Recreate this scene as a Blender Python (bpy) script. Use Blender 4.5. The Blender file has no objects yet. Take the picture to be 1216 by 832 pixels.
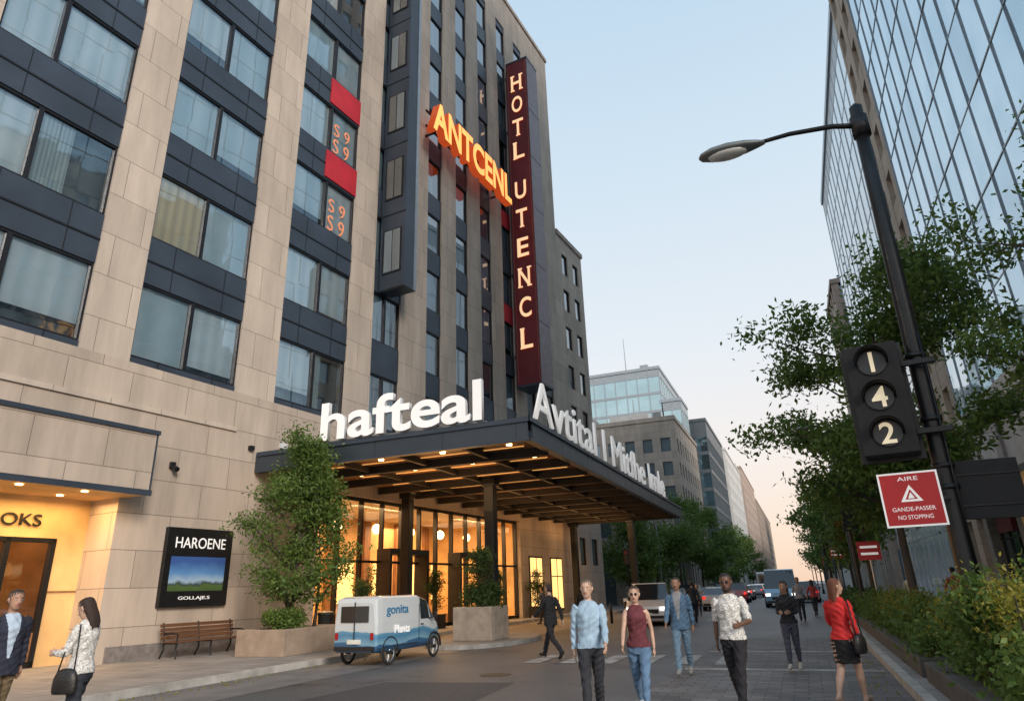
import bpy, bmesh, math, random
import numpy as np
from mathutils import Vector, Matrix, kdtree
random.seed(7)
rad=math.radians
SC=bpy.context.scene
COL=SC.collection

# ---------------------------------------------------------------- materials
MATS={}
def nodes_of(name):
    m=bpy.data.materials.new(name); m.use_nodes=True
    nt=m.node_tree; b=nt.nodes['Principled BSDF']
    return m,nt,b
def M(name,col,rough=.6,metal=0,var=.15,scale=3.,bump=0.,bscale=40.,emit=None,es=0.,coat=0.,stretch=(1,1,1)):
    if name in MATS: return MATS[name]
    m,nt,b=nodes_of(name)
    N=nt.nodes; L=nt.links
    tc=N.new('ShaderNodeTexCoord'); mp=N.new('ShaderNodeMapping'); mp.inputs['Scale'].default_value=stretch
    L.new(tc.outputs['Object'],mp.inputs['Vector'])
    nz=N.new('ShaderNodeTexNoise'); nz.inputs['Scale'].default_value=scale; nz.inputs['Detail'].default_value=6
    L.new(mp.outputs[0],nz.inputs['Vector'])
    cr=N.new('ShaderNodeValToRGB'); cr.color_ramp.elements[0].position=.3; cr.color_ramp.elements[1].position=.7
    cr.color_ramp.elements[0].color=tuple(max(0,c*(1-var)) for c in col)+(1,)
    cr.color_ramp.elements[1].color=tuple(min(1,c*(1+var)) for c in col)+(1,)
    L.new(nz.outputs['Fac'],cr.inputs[0]); L.new(cr.outputs[0],b.inputs['Base Color'])
    b.inputs['Roughness'].default_value=rough; b.inputs['Metallic'].default_value=metal
    if coat: b.inputs['Coat Weight'].default_value=coat; b.inputs['Coat Roughness'].default_value=.05
    if bump:
        n2=N.new('ShaderNodeTexNoise'); n2.inputs['Scale'].default_value=bscale; n2.inputs['Detail'].default_value=4
        L.new(tc.outputs['Object'],n2.inputs['Vector'])
        bp=N.new('ShaderNodeBump'); bp.inputs['Strength'].default_value=bump; bp.inputs['Distance'].default_value=.02
        L.new(n2.outputs['Fac'],bp.inputs['Height']); L.new(bp.outputs[0],b.inputs['Normal'])
    if emit:
        b.inputs['Emission Color'].default_value=tuple(emit)+(1,); b.inputs['Emission Strength'].default_value=es
    MATS[name]=m; return m

def brickmat(name,col,w,h,mortar=.012,var=.12,rough=.8,mcol=None,mode='wall',offset=.5,dirt=.25,bump=.5):
    m,nt,b=nodes_of(name); N=nt.nodes; L=nt.links
    tc=N.new('ShaderNodeTexCoord'); sp=N.new('ShaderNodeSeparateXYZ'); L.new(tc.outputs['Object'],sp.inputs[0])
    cb=N.new('ShaderNodeCombineXYZ')
    if mode=='wall':
        ad=N.new('ShaderNodeMath'); ad.operation='ADD'; L.new(sp.outputs[0],ad.inputs[0]); L.new(sp.outputs[1],ad.inputs[1])
        L.new(ad.outputs[0],cb.inputs[0]); L.new(sp.outputs[2],cb.inputs[1])
    else:
        L.new(sp.outputs[0],cb.inputs[0]); L.new(sp.outputs[1],cb.inputs[1])
    br=N.new('ShaderNodeTexBrick'); br.offset=offset
    br.inputs['Scale'].default_value=1; br.inputs['Mortar Size'].default_value=mortar
    br.inputs['Brick Width'].default_value=w; br.inputs['Row Height'].default_value=h
    br.inputs['Color1'].default_value=tuple(c*(1-var) for c in col)+(1,)
    br.inputs['Color2'].default_value=tuple(min(1,c*(1+var)) for c in col)+(1,)
    mc=mcol or tuple(c*.45 for c in col); br.inputs['Mortar'].default_value=tuple(mc)+(1,)
    L.new(cb.outputs[0],br.inputs['Vector'])
    mp=N.new('ShaderNodeMapping'); mp.inputs['Scale'].default_value=(1,1,.18 if mode=='wall' else 1); L.new(tc.outputs['Object'],mp.inputs[0])
    nz=N.new('ShaderNodeTexNoise'); nz.inputs['Scale'].default_value=.9; nz.inputs['Detail'].default_value=9; nz.inputs['Roughness'].default_value=.65
    L.new(mp.outputs[0],nz.inputs['Vector'])
    mr=N.new('ShaderNodeMapRange'); mr.inputs[1].default_value=.3; mr.inputs[2].default_value=.7; mr.inputs[3].default_value=1-dirt; mr.inputs[4].default_value=1+dirt*.4
    L.new(nz.outputs['Fac'],mr.inputs[0])
    mx=N.new('ShaderNodeVectorMath'); mx.operation='SCALE'; L.new(br.outputs['Color'],mx.inputs[0]); L.new(mr.outputs[0],mx.inputs['Scale'])
    L.new(mx.outputs[0],b.inputs['Base Color']); b.inputs['Roughness'].default_value=rough
    n2=N.new('ShaderNodeTexNoise'); n2.inputs['Scale'].default_value=30; n2.inputs['Detail'].default_value=5; L.new(tc.outputs['Object'],n2.inputs['Vector'])
    s1=N.new('ShaderNodeMath'); s1.operation='MULTIPLY_ADD'; L.new(n2.outputs['Fac'],s1.inputs[0]); s1.inputs[1].default_value=.25
    inv=N.new('ShaderNodeMath'); inv.operation='SUBTRACT'; inv.inputs[0].default_value=1; L.new(br.outputs['Fac'],inv.inputs[1]); L.new(inv.outputs[0],s1.inputs[2])
    bp=N.new('ShaderNodeBump'); bp.inputs['Strength'].default_value=bump; bp.inputs['Distance'].default_value=.015
    L.new(s1.outputs[0],bp.inputs['Height']); L.new(bp.outputs[0],b.inputs['Normal'])
    return m

def glassmat(name,tint=(.75,.85,.9),refl=.25,rough=.02,bump=.0):
    m=bpy.data.materials.new(name); m.use_nodes=True; nt=m.node_tree; N=nt.nodes; L=nt.links; N.clear()
    o=N.new('ShaderNodeOutputMaterial'); mx=N.new('ShaderNodeMixShader'); t=N.new('ShaderNodeBsdfTransparent'); t.inputs[0].default_value=tint+(1,)
    g=N.new('ShaderNodeBsdfGlossy'); g.inputs['Roughness'].default_value=rough; g.inputs['Color'].default_value=(.9,.95,1,1)
    fr=N.new('ShaderNodeFresnel'); fr.inputs[0].default_value=1.5
    ma=N.new('ShaderNodeMath'); ma.operation='MULTIPLY_ADD'; ma.use_clamp=True; ma.inputs[1].default_value=1.; ma.inputs[2].default_value=refl
    L.new(fr.outputs[0],ma.inputs[0]); L.new(ma.outputs[0],mx.inputs[0]); L.new(t.outputs[0],mx.inputs[1]); L.new(g.outputs[0],mx.inputs[2]); L.new(mx.outputs[0],o.inputs[0])
    if bump:
        tc=N.new('ShaderNodeTexCoord'); nz=N.new('ShaderNodeTexNoise'); nz.inputs['Scale'].default_value=.6; L.new(tc.outputs['Object'],nz.inputs['Vector'])
        bp=N.new('ShaderNodeBump'); bp.inputs['Strength'].default_value=bump; bp.inputs['Distance'].default_value=.05; L.new(nz.outputs['Fac'],bp.inputs['Height']); L.new(bp.outputs[0],g.inputs['Normal'])
    return m

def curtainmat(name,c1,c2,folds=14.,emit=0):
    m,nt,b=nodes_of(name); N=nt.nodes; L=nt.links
    tc=N.new('ShaderNodeTexCoord'); w=N.new('ShaderNodeTexWave'); w.bands_direction='Y'; w.inputs['Scale'].default_value=folds*.3; w.inputs['Distortion'].default_value=1.5  # fold shading put into the colour as bands; curtain planes are flat
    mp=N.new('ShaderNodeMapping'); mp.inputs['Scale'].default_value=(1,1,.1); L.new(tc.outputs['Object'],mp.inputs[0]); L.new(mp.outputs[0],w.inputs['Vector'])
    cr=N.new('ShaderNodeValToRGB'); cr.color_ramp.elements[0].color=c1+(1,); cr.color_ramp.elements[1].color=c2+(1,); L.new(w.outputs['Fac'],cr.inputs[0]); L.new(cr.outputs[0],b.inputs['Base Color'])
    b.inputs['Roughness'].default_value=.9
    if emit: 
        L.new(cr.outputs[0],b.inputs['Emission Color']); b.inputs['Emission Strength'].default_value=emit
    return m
def leafmat(name,c1,c2):
    m,nt,b=nodes_of(name); N=nt.nodes; L=nt.links
    tc=N.new('ShaderNodeTexCoord'); nz=N.new('ShaderNodeTexNoise'); nz.inputs['Scale'].default_value=1.6; nz.inputs['Detail'].default_value=8; nz.inputs['Roughness'].default_value=.8
    L.new(tc.outputs['Object'],nz.inputs['Vector'])
    cr=N.new('ShaderNodeValToRGB'); cr.color_ramp.elements[0].position=.32; cr.color_ramp.elements[1].position=.68
    cr.color_ramp.elements[0].color=c1+(1,); cr.color_ramp.elements[1].color=c2+(1,)
    L.new(nz.outputs['Fac'],cr.inputs[0]); L.new(cr.outputs[0],b.inputs['Base Color']); b.inputs['Roughness'].default_value=.55
    tr=N.new('ShaderNodeBsdfTranslucent'); L.new(cr.outputs[0],tr.inputs[0]); mx=N.new('ShaderNodeMixShader'); mx.inputs[0].default_value=.4
    L.new(b.outputs[0],mx.inputs[1]); L.new(tr.outputs[0],mx.inputs[2]); L.new(mx.outputs[0],N['Material Output'].inputs[0])
    return m

# ---------------------------------------------------------------- mesh builder
def empty(name,loc=(0,0,0),rz=0,parent=None):
    e=bpy.data.objects.new(name,None); COL.objects.link(e); e.location=loc; e.rotation_euler=(0,0,rz); e.empty_display_size=.2
    if parent: e.parent=parent
    return e
class MB:
    def __init__(s): s.v=[]; s.f=[]; s.m=[]; s.mats=[]
    def mi(s,m):
        if m not in s.mats: s.mats.append(m)
        return s.mats.index(m)
    def box(s,x0,x1,y0,y1,z0,z1,m):
        if x0>x1:x0,x1=x1,x0
        if y0>y1:y0,y1=y1,y0
        if z0>z1:z0,z1=z1,z0
        b=len(s.v); s.v+=[(x0,y0,z0),(x1,y0,z0),(x1,y1,z0),(x0,y1,z0),(x0,y0,z1),(x1,y0,z1),(x1,y1,z1),(x0,y1,z1)]
        for q in ((0,3,2,1),(4,5,6,7),(0,1,5,4),(1,2,6,5),(2,3,7,6),(3,0,4,7)):
            s.f.append(tuple(b+i for i in q)); s.m.append(s.mi(m))
    def poly(s,pts,m):
        b=len(s.v); s.v+=[tuple(p) for p in pts]; s.f.append(tuple(range(b,b+len(pts)))); s.m.append(s.mi(m))
    def prism(s,pts,z0,z1,m,mside=None):
        n=len(pts); b=len(s.v); s.v+=[(p[0],p[1],z0) for p in pts]+[(p[0],p[1],z1) for p in pts]
        s.f.append(tuple(b+n+i for i in range(n))); s.m.append(s.mi(m))
        s.f.append(tuple(b+n-1-i for i in range(n))); s.m.append(s.mi(m))
        for i in range(n):
            j=(i+1)%n; s.f.append((b+i,b+j,b+n+j,b+n+i)); s.m.append(s.mi(mside or m))
    def tube(s,pts,rs,m,n=10,cap=True,sx=1.):
        pts=[Vector(p) for p in pts]; 
        if not isinstance(rs,(list,tuple)): rs=[rs]*len(pts)
        b=len(s.v); prev=None
        for i,p in enumerate(pts):
            t=(pts[min(i+1,len(pts)-1)]-pts[max(i-1,0)]).normalized()
            if prev is None:
                a=Vector((0,0,1)) if abs(t.z)<.9 else Vector((1,0,0))
                u=t.cross(a).normalized()
            else: u=(prev-t*prev.dot(t)).normalized()
            prev=u; w=t.cross(u)
            for k in range(n):
                an=2*math.pi*k/n; s.v.append(tuple(p+(u*math.cos(an)*sx+w*math.sin(an))*rs[i]))
        for i in range(len(pts)-1):
            for k in range(n):
                k2=(k+1)%n; s.f.append((b+i*n+k,b+i*n+k2,b+(i+1)*n+k2,b+(i+1)*n+k)); s.m.append(s.mi(m))
        if cap:
            s.f.append(tuple(b+n-1-k for k in range(n))); s.m.append(s.mi(m))
            e=b+(len(pts)-1)*n; s.f.append(tuple(e+k for k in range(n))); s.m.append(s.mi(m))
    def ell(s,c,r,m,nu=14,nv=8,zmin=-1):
        b=len(s.v)
        for j in range(nv+1):
            ph=-math.pi/2+math.pi*j/nv
            for i in range(nu):
                th=2*math.pi*i/nu; s.v.append((c[0]+r[0]*math.cos(ph)*math.cos(th),c[1]+r[1]*math.cos(ph)*math.sin(th),c[2]+r[2]*max(zmin,math.sin(ph))))
        for j in range(nv):
            for i in range(nu):
                i2=(i+1)%nu; s.f.append((b+j*nu+i,b+j*nu+i2,b+(j+1)*nu+i2,b+(j+1)*nu+i)); s.m.append(s.mi(m))
    def build(s,name,parent=None,smooth=False,bevel=0,loc=None):
        me=bpy.data.meshes.new(name); me.from_pydata(s.v,[],s.f); me.update()
        for m in s.mats: me.materials.append(m)
        me.polygons.foreach_set('material_index',s.m)
        if smooth: me.polygons.foreach_set('use_smooth',[True]*len(s.f))
        o=bpy.data.objects.new(name,me); COL.objects.link(o)
        if parent: o.parent=parent
        if loc: o.location=loc
        if bevel:
            bv=o.modifiers.new('b','BEVEL'); bv.width=bevel; bv.segments=2; bv.limit_method='ANGLE'
        return o

def fit_text(body,width,height,depth,fm,sm,name,parent,off=.0,bev=0.,align=True):
    cu=bpy.data.curves.new(name,'FONT'); cu.body=body; cu.size=1; cu.extrude=.1; cu.offset=off; cu.resolution_u=6
    t=bpy.data.objects.new('t',cu); COL.objects.link(t)
    dg=bpy.context.evaluated_depsgraph_get(); me=bpy.data.meshes.new_from_object(t.evaluated_get(dg)); bpy.data.objects.remove(t)
    co=np.array([v.co[:] for v in me.vertices]); mn=co.min(0); mxx=co.max(0)
    co=(co-mn)/(mxx-mn); 
    if not width: width=(mxx[0]-mn[0])/(mxx[1]-mn[1])*height
    co*=np.array([width,height,depth]); me.vertices.foreach_set('co',co.ravel()); me.update()
    me.materials.clear(); me.materials.append(fm); me.materials.append(sm)
    for p in me.polygons: p.material_index=0 if p.normal.z>.5 else 1
    o=bpy.data.objects.new(name,me); COL.objects.link(o)
    if parent: o.parent=parent
    o['w']=width
    return o
def place(o,org,tdir,up=(0,0,1)):
    x=Vector(tdir).normalized(); y=Vector(up).normalized(); z=x.cross(y)
    m=Matrix((x,y,z)).transposed().to_4x4(); m.translation=Vector(org); o.matrix_local=m

# ---------------------------------------------------------------- shared materials
stone=brickmat('limestone_panels',(.49,.415,.35),1.9,1.03,.010,.08,.8,dirt=.3)
stone_pale=brickmat('pale_limestone',(.55,.475,.405),1.6,1.37,.010,.08,.8,dirt=.28)
dmetal=M('dark_blue_metal',(.05,.068,.096),.42,.3,.2,.6)
frame=M('window_frame_dark',(.02,.022,.028),.4,.4,.1)
black=M('black_paint',(.012,.013,.015),.38,.2,.2,5)
blackmatte=M('black_matte',(.015,.015,.017),.7,0,.2,8)
glass=glassmat('window_glass',(.82,.9,.95),.22,.015,.03)
glass_door=glassmat('door_glass',(.92,.94,.92),.04,.01)
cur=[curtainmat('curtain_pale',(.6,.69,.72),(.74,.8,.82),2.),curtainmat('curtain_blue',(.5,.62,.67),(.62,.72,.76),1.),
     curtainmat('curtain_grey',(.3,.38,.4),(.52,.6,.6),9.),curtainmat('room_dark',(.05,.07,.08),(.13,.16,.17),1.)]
curwarm=curtainmat('curtain_warm',(.45,.38,.26),(.6,.5,.32),3.,.15)
redpan=M('red_panel',(.5,.02,.035),.5,0,.15,1)
signred=M('sign_maroon',(.17,.024,.032),.45,.1,.2,.8)
white=M('white_letter',(.82,.82,.82),.4,0,.04,2,emit=(1,.98,.95),es=.3)  # faint glow put in so the white parts read brighter
whiteside=M('white_letter_side',(.62,.64,.66),.5,0,.05,2)
orange=M('lit_orange',(.9,.4,.12),.4,0,.2,1.3,emit=(1,.36,.07),es=1.5)
orangeside=M('orange_side',(.35,.08,.03),.5,0,.2,2,emit=(1,.12,.02),es=.4)
reflglow=M('reflection_glow',(.5,.2,.1),.4,0,.3,5,emit=(1,.28,.1),es=.6)  # glow standing in for reflections in window panes, not a lamp
cream=M('lit_cream',(.8,.6,.4),.4,0,.1,2,emit=(1,.62,.33),es=.85)
warm=M('warm_lamp',(1,.8,.5),.4,0,0,1,emit=(1,.6,.25),es=12)
warmsoft=M('warm_soft',(1,.7,.35),.4,0,.2,1,emit=(1,.55,.18),es=1.7)
strip=M('amber_strip',(1,.6,.25),.4,0,.2,1,emit=(1,.45,.12),es=.7)
wood=M('soffit_wood',(.24,.115,.05),.5,0,.3,2,stretch=(.3,6,1))
warmwall=M('warm_interior_wall',(.62,.4,.18),.6,0,.3,.8)
floorm=M('lobby_floor',(.3,.22,.14),.25,0,.15,2)
concrete=M('concrete',(.36,.34,.31),.85,0,.15,2,.3,30)
kerbm=M('kerb_stone',(.38,.375,.36),.8,0,.3,2.5,.3,40)
steel=M('steel',(.4,.42,.44),.35,.9,.1)
tyre=M('tyre',(.02,.02,.02),.85,0,.1)

# ---------------------------------------------------------------- world, sun, camera
W=bpy.data.worlds.new('World'); SC.world=W; W.use_nodes=True
N=W.node_tree.nodes; L=W.node_tree.links; bg=N['Background']
SUN_EL=rad(24); SUN_AZ=rad(128)
sky=N.new('ShaderNodeTexSky'); sky.sky_type='NISHITA'; sky.sun_disc=False; sky.sun_elevation=SUN_EL; sky.sun_rotation=SUN_AZ; sky.dust_density=2.
tc=N.new('ShaderNodeTexCoord'); sp=N.new('ShaderNodeSeparateXYZ'); L.new(tc.outputs['Generated'],sp.inputs[0])
cr=N.new('ShaderNodeValToRGB'); E=cr.color_ramp.elements
E[0].position=0; E[0].color=(1,.71,.53,1); E[1].position=1; E[1].color=(.43,.63,.84,1)
for p,c in ((.07,(1,.79,.64)),(.17,(.96,.87,.81)),(.32,(.84,.88,.91)),(.55,(.69,.82,.92)),(.77,(.55,.73,.89))):
    e=E.new(p); e.color=c+(1,)
L.new(sp.outputs[2],cr.inputs[0])
sc10=N.new('ShaderNodeVectorMath'); sc10.operation='SCALE'; sc10.inputs['Scale'].default_value=10.; L.new(cr.outputs[0],sc10.inputs[0])
mx=N.new('ShaderNodeMix'); mx.data_type='RGBA'; mx.inputs[0].default_value=.82; L.new(sky.outputs[0],mx.inputs[6]); L.new(sc10.outputs[0],mx.inputs[7])
L.new(mx.outputs[2],bg.inputs['Color']); bg.inputs['Strength'].default_value=.113
sl=bpy.data.lights.new('sun','SUN'); sl.energy=2.8; sl.angle=rad(20); sl.color=(1,.87,.75)
so=bpy.data.objects.new('sun',sl); COL.objects.link(so)
sd=Vector((math.sin(SUN_AZ)*math.cos(SUN_EL),math.cos(SUN_AZ)*math.cos(SUN_EL),math.sin(SUN_EL)))
so.rotation_euler=sd.to_track_quat('Z','Y').to_euler()
cd=bpy.data.cameras.new('camera'); cam=bpy.data.objects.new('camera',cd); COL.objects.link(cam); SC.camera=cam
cd.sensor_width=36; cd.lens=23.15; cd.clip_end=4000; cd.clip_start=.1
mw=Matrix(((.9218,.1596,.3533),(.3864,-.3042,-.8708),(-.0315,.9391,-.3420))).to_4x4(); mw.translation=(0,0,1.65); cam.matrix_world=mw
SC.view_settings.view_transform='Standard'; SC.view_settings.look='None'; SC.view_settings.exposure=0

def lamp(kind,name,loc,en,parent=None,size=1,sy=None,col=(1,.62,.3),rot=(0,0,0)):
    l=bpy.data.lights.new(name,kind); l.energy=en; l.color=col
    if kind=='AREA':
        l.size=size
        if sy: l.shape='RECTANGLE'; l.size_y=sy
    else: l.shadow_soft_size=size
    o=bpy.data.objects.new(name,l); COL.objects.link(o); o.location=loc; o.rotation_euler=rot
    if parent: o.parent=parent
    return o

# ---------------------------------------------------------------- ground
def asphaltmat():
    m,nt,b=nodes_of('asphalt'); N=nt.nodes; L=nt.links
    tc=N.new('ShaderNodeTexCoord')
    n1=N.new('ShaderNodeTexNoise'); n1.inputs['Scale'].default_value=.35; n1.inputs['Detail'].default_value=8; L.new(tc.outputs['Object'],n1.inputs[0])
    n2=N.new('ShaderNodeTexNoise'); n2.inputs['Scale'].default_value=60; n2.inputs['Detail'].default_value=3; L.new(tc.outputs['Object'],n2.inputs[0])
    vo=N.new('ShaderNodeTexVoronoi'); vo.feature='DISTANCE_TO_EDGE'; vo.inputs['Scale'].default_value=.28; 
    nd=N.new('ShaderNodeVectorMath'); nd.operation='ADD'; L.new(tc.outputs['Object'],nd.inputs[0]); 
    n3=N.new('ShaderNodeTexNoise'); n3.inputs['Scale'].default_value=1.5; n3.inputs['Detail'].default_value=4; L.new(tc.outputs['Object'],n3.inputs[0]); L.new(n3.outputs['Color'],nd.inputs[1]); L.new(nd.outputs[0],vo.inputs['Vector'])
    cr=N.new('ShaderNodeValToRGB'); cr.color_ramp.elements[0].position=.3; cr.color_ramp.elements[0].color=(.06,.066,.076,1); cr.color_ramp.elements[1].position=.7; cr.color_ramp.elements[1].color=(.105,.112,.122,1); L.new(n1.outputs['Fac'],cr.inputs[0])
    mr=N.new('ShaderNodeMapRange'); mr.inputs[1].default_value=0; mr.inputs[2].default_value=.012; mr.inputs[3].default_value=.5; mr.inputs[4].default_value=1; L.new(vo.outputs['Distance'],mr.inputs[0])
    mr2=N.new('ShaderNodeMapRange'); mr2.inputs[1].default_value=.3; mr2.inputs[2].default_value=.7; mr2.inputs[3].default_value=.75; mr2.inputs[4].default_value=1.3; L.new(n2.outputs['Fac'],mr2.inputs[0])
    mm=N.new('ShaderNodeMath'); mm.operation='MULTIPLY'; L.new(mr.outputs[0],mm.inputs[0]); L.new(mr2.outputs[0],mm.inputs[1])
    sc=N.new('ShaderNodeVectorMath'); sc.operation='SCALE'; L.new(cr.outputs[0],sc.inputs[0]); L.new(mm.outputs[0],sc.inputs['Scale']); L.new(sc.outputs[0],b.inputs['Base Color'])
    b.inputs['Roughness'].default_value=.55
    bp=N.new('ShaderNodeBump'); bp.inputs['Strength'].default_value=.4; bp.inputs['Distance'].default_value=.01; L.new(n2.outputs['Fac'],bp.inputs['Height']); L.new(bp.outputs[0],b.inputs['Normal'])
    return m
asphalt=asphaltmat()
pavers=brickmat('paving_slabs',(.29,.28,.275),.9,.6,.012,.08,.75,mode='floor',dirt=.35)
bricks=brickmat('brick_pavers',(.15,.145,.15),.42,.21,.012,.25,.7,mode='floor',dirt=.35)
apron=brickmat('forecourt_pavers',(.22,.2,.185),.6,.6,.01,.1,.6,mode='floor',dirt=.25,offset=0)
roadpaint=M('road_paint',(.33,.33,.325),.7,0,.45,3)
def sheet(name,pts,z,m):
    b=MB(); b.poly([(p[0],p[1],z) for p in pts],m); return b.build(name)
def rect(x0,x1,y0,y1): return [(x0,y0),(x1,y0),(x1,y1),(x0,y1)]
sheet('ground',rect(-1500,1500,-300,3000),-.012,M('ground_soil',(.16,.155,.15),.9,0,.2,.3))
sheet('road',rect(-14,1.5,-60,900),-.004,asphalt)
sheet('brick_crossing',rect(-2.7,1.18,7.,24),.0,bricks)
sheet('hotel_forecourt',rect(-16,-9.9,18.6,47),.0,apron)
sheet('gutter',rect(-11.9,-9.9,-30,18.6),.0,M('gutter_concrete',(.15,.15,.155),.8,0,.25,1.5,.3,30))
sheet('asphalt_patch',[(-8.3,10.2),(-5.2,10.6),(-5.4,12.9),(-8.1,12.6)],.0,M('patch_asphalt',(.05,.053,.06),.7,0,.2,6,.3,50))
b=MB(); 
b.prism([(-40,-40),(-12.05,-40),(-12.05,17.4),(-12.5,18.3),(-14.3,18.9),(-14.3,46),(-12.1,47),(-12.1,900),(-40,900)],-.1,.14,pavers); b.build('pavement')
b=MB(); b.box(1.35,12,-40,900,-.1,.14,pavers); b.build('pavement')
b=MB()
def kerbline(pts,m=kerbm,w=.15,z=.143):
    for (x0,y0),(x1,y1) in zip(pts,pts[1:]):
        d=Vector((x1-x0,y1-y0)).normalized(); n=Vector((d.y,-d.x))*w
        b.prism([(x0,y0),(x0+n.x,y0+n.y),(x1+n.x,y1+n.y),(x1,y1)],-.1,z,m)
kerbline([(-12.05,-40),(-12.05,17.4),(-12.5,18.3),(-14.3,18.9),(-14.3,46),(-12.1,47),(-12.1,900)])
kerbline([(1.35,900),(1.35,-40)])
b.build('kerb')
b=MB(); pts=[(-10.5+1.7*math.cos(a)*1.0,22.6+3.0*math.sin(a)) for a in np.linspace(0,2*math.pi,24,endpoint=False)]
b.prism(pts,-.1,.13,pavers,kerbm); b.build('traffic_island')
b=MB()
for i in range(6): b.poly([(-6.6+i*.9-.0,16.3,.004),(-6.2+i*.9,16.3,.004),(-6.2+i*.9,18.3,.004),(-6.6+i*.9,18.3,.004)],roadpaint)
for y in range(26,300,9): b.poly([(-4.6,y,.004),(-4.48,y,.004),(-4.48,y+3.5,.004),(-4.6,y+3.5,.004)],roadpaint)
b.poly([(1.0,25,.004),(1.1,25,.004),(1.1,300,.004),(1.0,300,.004)],roadpaint)
b.poly([(-9.8,47,.004),(-9.7,47,.004),(-9.7,300,.004),(-9.8,300,.004)],roadpaint)
for yy in (15.3,19.2): b.poly([(-2.6,yy,.004),(1.15,yy,.004),(1.15,yy+.28,.004),(-2.6,yy+.28,.004)],roadpaint)
b.build('road_markings')
b=MB(); b.tube([(-6.3,14,-.003),(-6.3,14,.003)],.33,M('cast_iron',(.05,.05,.05),.5,.6,.3,30),24); b.build('manhole_cover')

# ---------------------------------------------------------------- HOTEL (local: x=out, y=along, z)
HR=-math.atan2(.0995,.995)
H=empty('hotel_building',(-19.15,0,0),HR)
wall=MB(); met=MB(); fr=MB(); gl=MB(); cu=MB(); 
ZB=8.55; ROOF=47.5
wall.box(-22,-6.2,-8,46.5,0.14,ZB,stone)
wall.box(-22,-.5,-8,46.5,ZB,ROOF-.6,blackmatte)
def gw(s0,s1,z0=0.1,z1=ZB): wall.box(-.5,0,s0,s1,z0,z1,stone)
gw(-8,5.2); gw(5.2,13.5,4.6,ZB); gw(13.5,21.5); gw(21.5,38.3,5.6,ZB); gw(38.3,46.5)
wall.box(-6.2,-.5,-8,5.2,.14,ZB,stone); wall.box(-6.2,-.5,13.5,21.5,.14,ZB,stone); wall.box(-6.2,-.5,38.3,46.5,.14,ZB,stone)
wall.box(-6.2,-.5,5.2,13.5,4.6,ZB,stone); wall.box(-6.2,-.5,21.5,38.3,5.6,ZB,stone)
wall.box(0,.07,-8,17.2,7.15,7.3,stone_pale); wall.box(0,.06,13.8,21.4,.14,.55,M('granite_plinth',(.2,.18,.17),.5,0,.25,8))
def window(s0,s1,z0,z1,split=None,d=-.17,kind=None,fw=.07):
    fr.box(d-.06,d+.07,s0,s1,z0,z0+fw,frame); fr.box(d-.06,d+.07,s0,s1,z1-fw,z1,frame)
    fr.box(d-.06,d+.068,s0,s0+fw,z0+fw,z1-fw,frame); fr.box(d-.06,d+.068,s1-fw,s1,z0+fw,z1-fw,frame)
    cuts=[s0+fw]
    for c in (split or []):
        fr.box(d-.06,d+.068,c-fw,c+fw,z0+fw,z1-fw,frame); cuts+=[c-fw,c+fw]
    cuts.append(s1-fw)
    for i in range(0,len(cuts),2):
        a,bb=cuts[i],cuts[i+1]
        j=[random.uniform(-.006,.006) for _ in range(4)]
        gl.poly([(d+j[0],a,z0+fw),(d+j[1],bb,z0+fw),(d+j[2],bb,z1-fw),(d+j[3],a,z1-fw)],glass)
        r=random.random(); k=kind if kind is not None else (0 if r<.42 else 1 if r<.78 else 2 if r<.91 else 4 if r<.935 else 3)
        dz=z1-z0; e=.1
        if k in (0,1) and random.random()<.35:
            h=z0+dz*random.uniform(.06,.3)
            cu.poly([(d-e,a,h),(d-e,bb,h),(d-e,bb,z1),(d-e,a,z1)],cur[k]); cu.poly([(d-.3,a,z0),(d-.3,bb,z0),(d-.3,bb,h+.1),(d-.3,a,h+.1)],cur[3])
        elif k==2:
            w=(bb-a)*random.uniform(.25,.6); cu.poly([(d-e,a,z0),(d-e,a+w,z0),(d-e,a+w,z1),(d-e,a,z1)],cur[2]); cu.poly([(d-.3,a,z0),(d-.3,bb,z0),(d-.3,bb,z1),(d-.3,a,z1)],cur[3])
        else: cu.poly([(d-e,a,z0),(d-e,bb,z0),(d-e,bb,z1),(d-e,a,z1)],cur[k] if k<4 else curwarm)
P=4.13
bays=[(2.3,6.1,4.0),(7.8,11.6,9.35),(13.1,17.0,15.0),(18.75,22.5,20.7)]
edges=[-8]
for (a,c,m_) in bays: edges+=[a,c]
edges+=[24.1]
for i in range(0,len(edges)-1,2): wall.box(-.5,0,edges[i],edges[i+1],ZB,ROOF,stone_pale)
for bi,(a,c,m_) in enumerate(bays):
    wall.box(-.5,0,a,c,44.3,ROOF,stone_pale)
    for r in range(9):
        z=8.75+P*r
        met.box(-.5,-.06,a,c,z-.2 if r==0 else z-P+2.5,z,dmetal)
        if r: met.box(-.5,-.03,a,c,z-P+3.25,z-P+3.31,frame)
        for q in (a+.95,c-.95): met.box(-.5,-.045,q-.012,q+.012,(z-P+2.5) if r else z-.2,z,frame)
        window(a,c,z,z+2.5,[m_] ,kind=(3 if (bi==3 and r in(2,3) and False) else None))
        if bi==3 and r in (3,4):
            met.box(-.06,.0,a+1.7,c,z-P+2.6,z-.1,redpan)
    met.box(-.5,-.06,a,c,8.75+P*8+2.5,44.3,dmetal)
wall.box(-.5,0,26.2,28.4,ZB,ROOF,stone_pale)
for r in range(9):
    z=8.75+P*r
    met.box(-.5,-.06,24.1,26.2,z-.2 if r==0 else z-P+2.5,z,dmetal); window(24.1,26.2,z,z+2.5,[25.1])
met.box(-.5,-.06,24.1,26.2,8.75+P*8+2.5,ROOF,dmetal)
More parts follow.
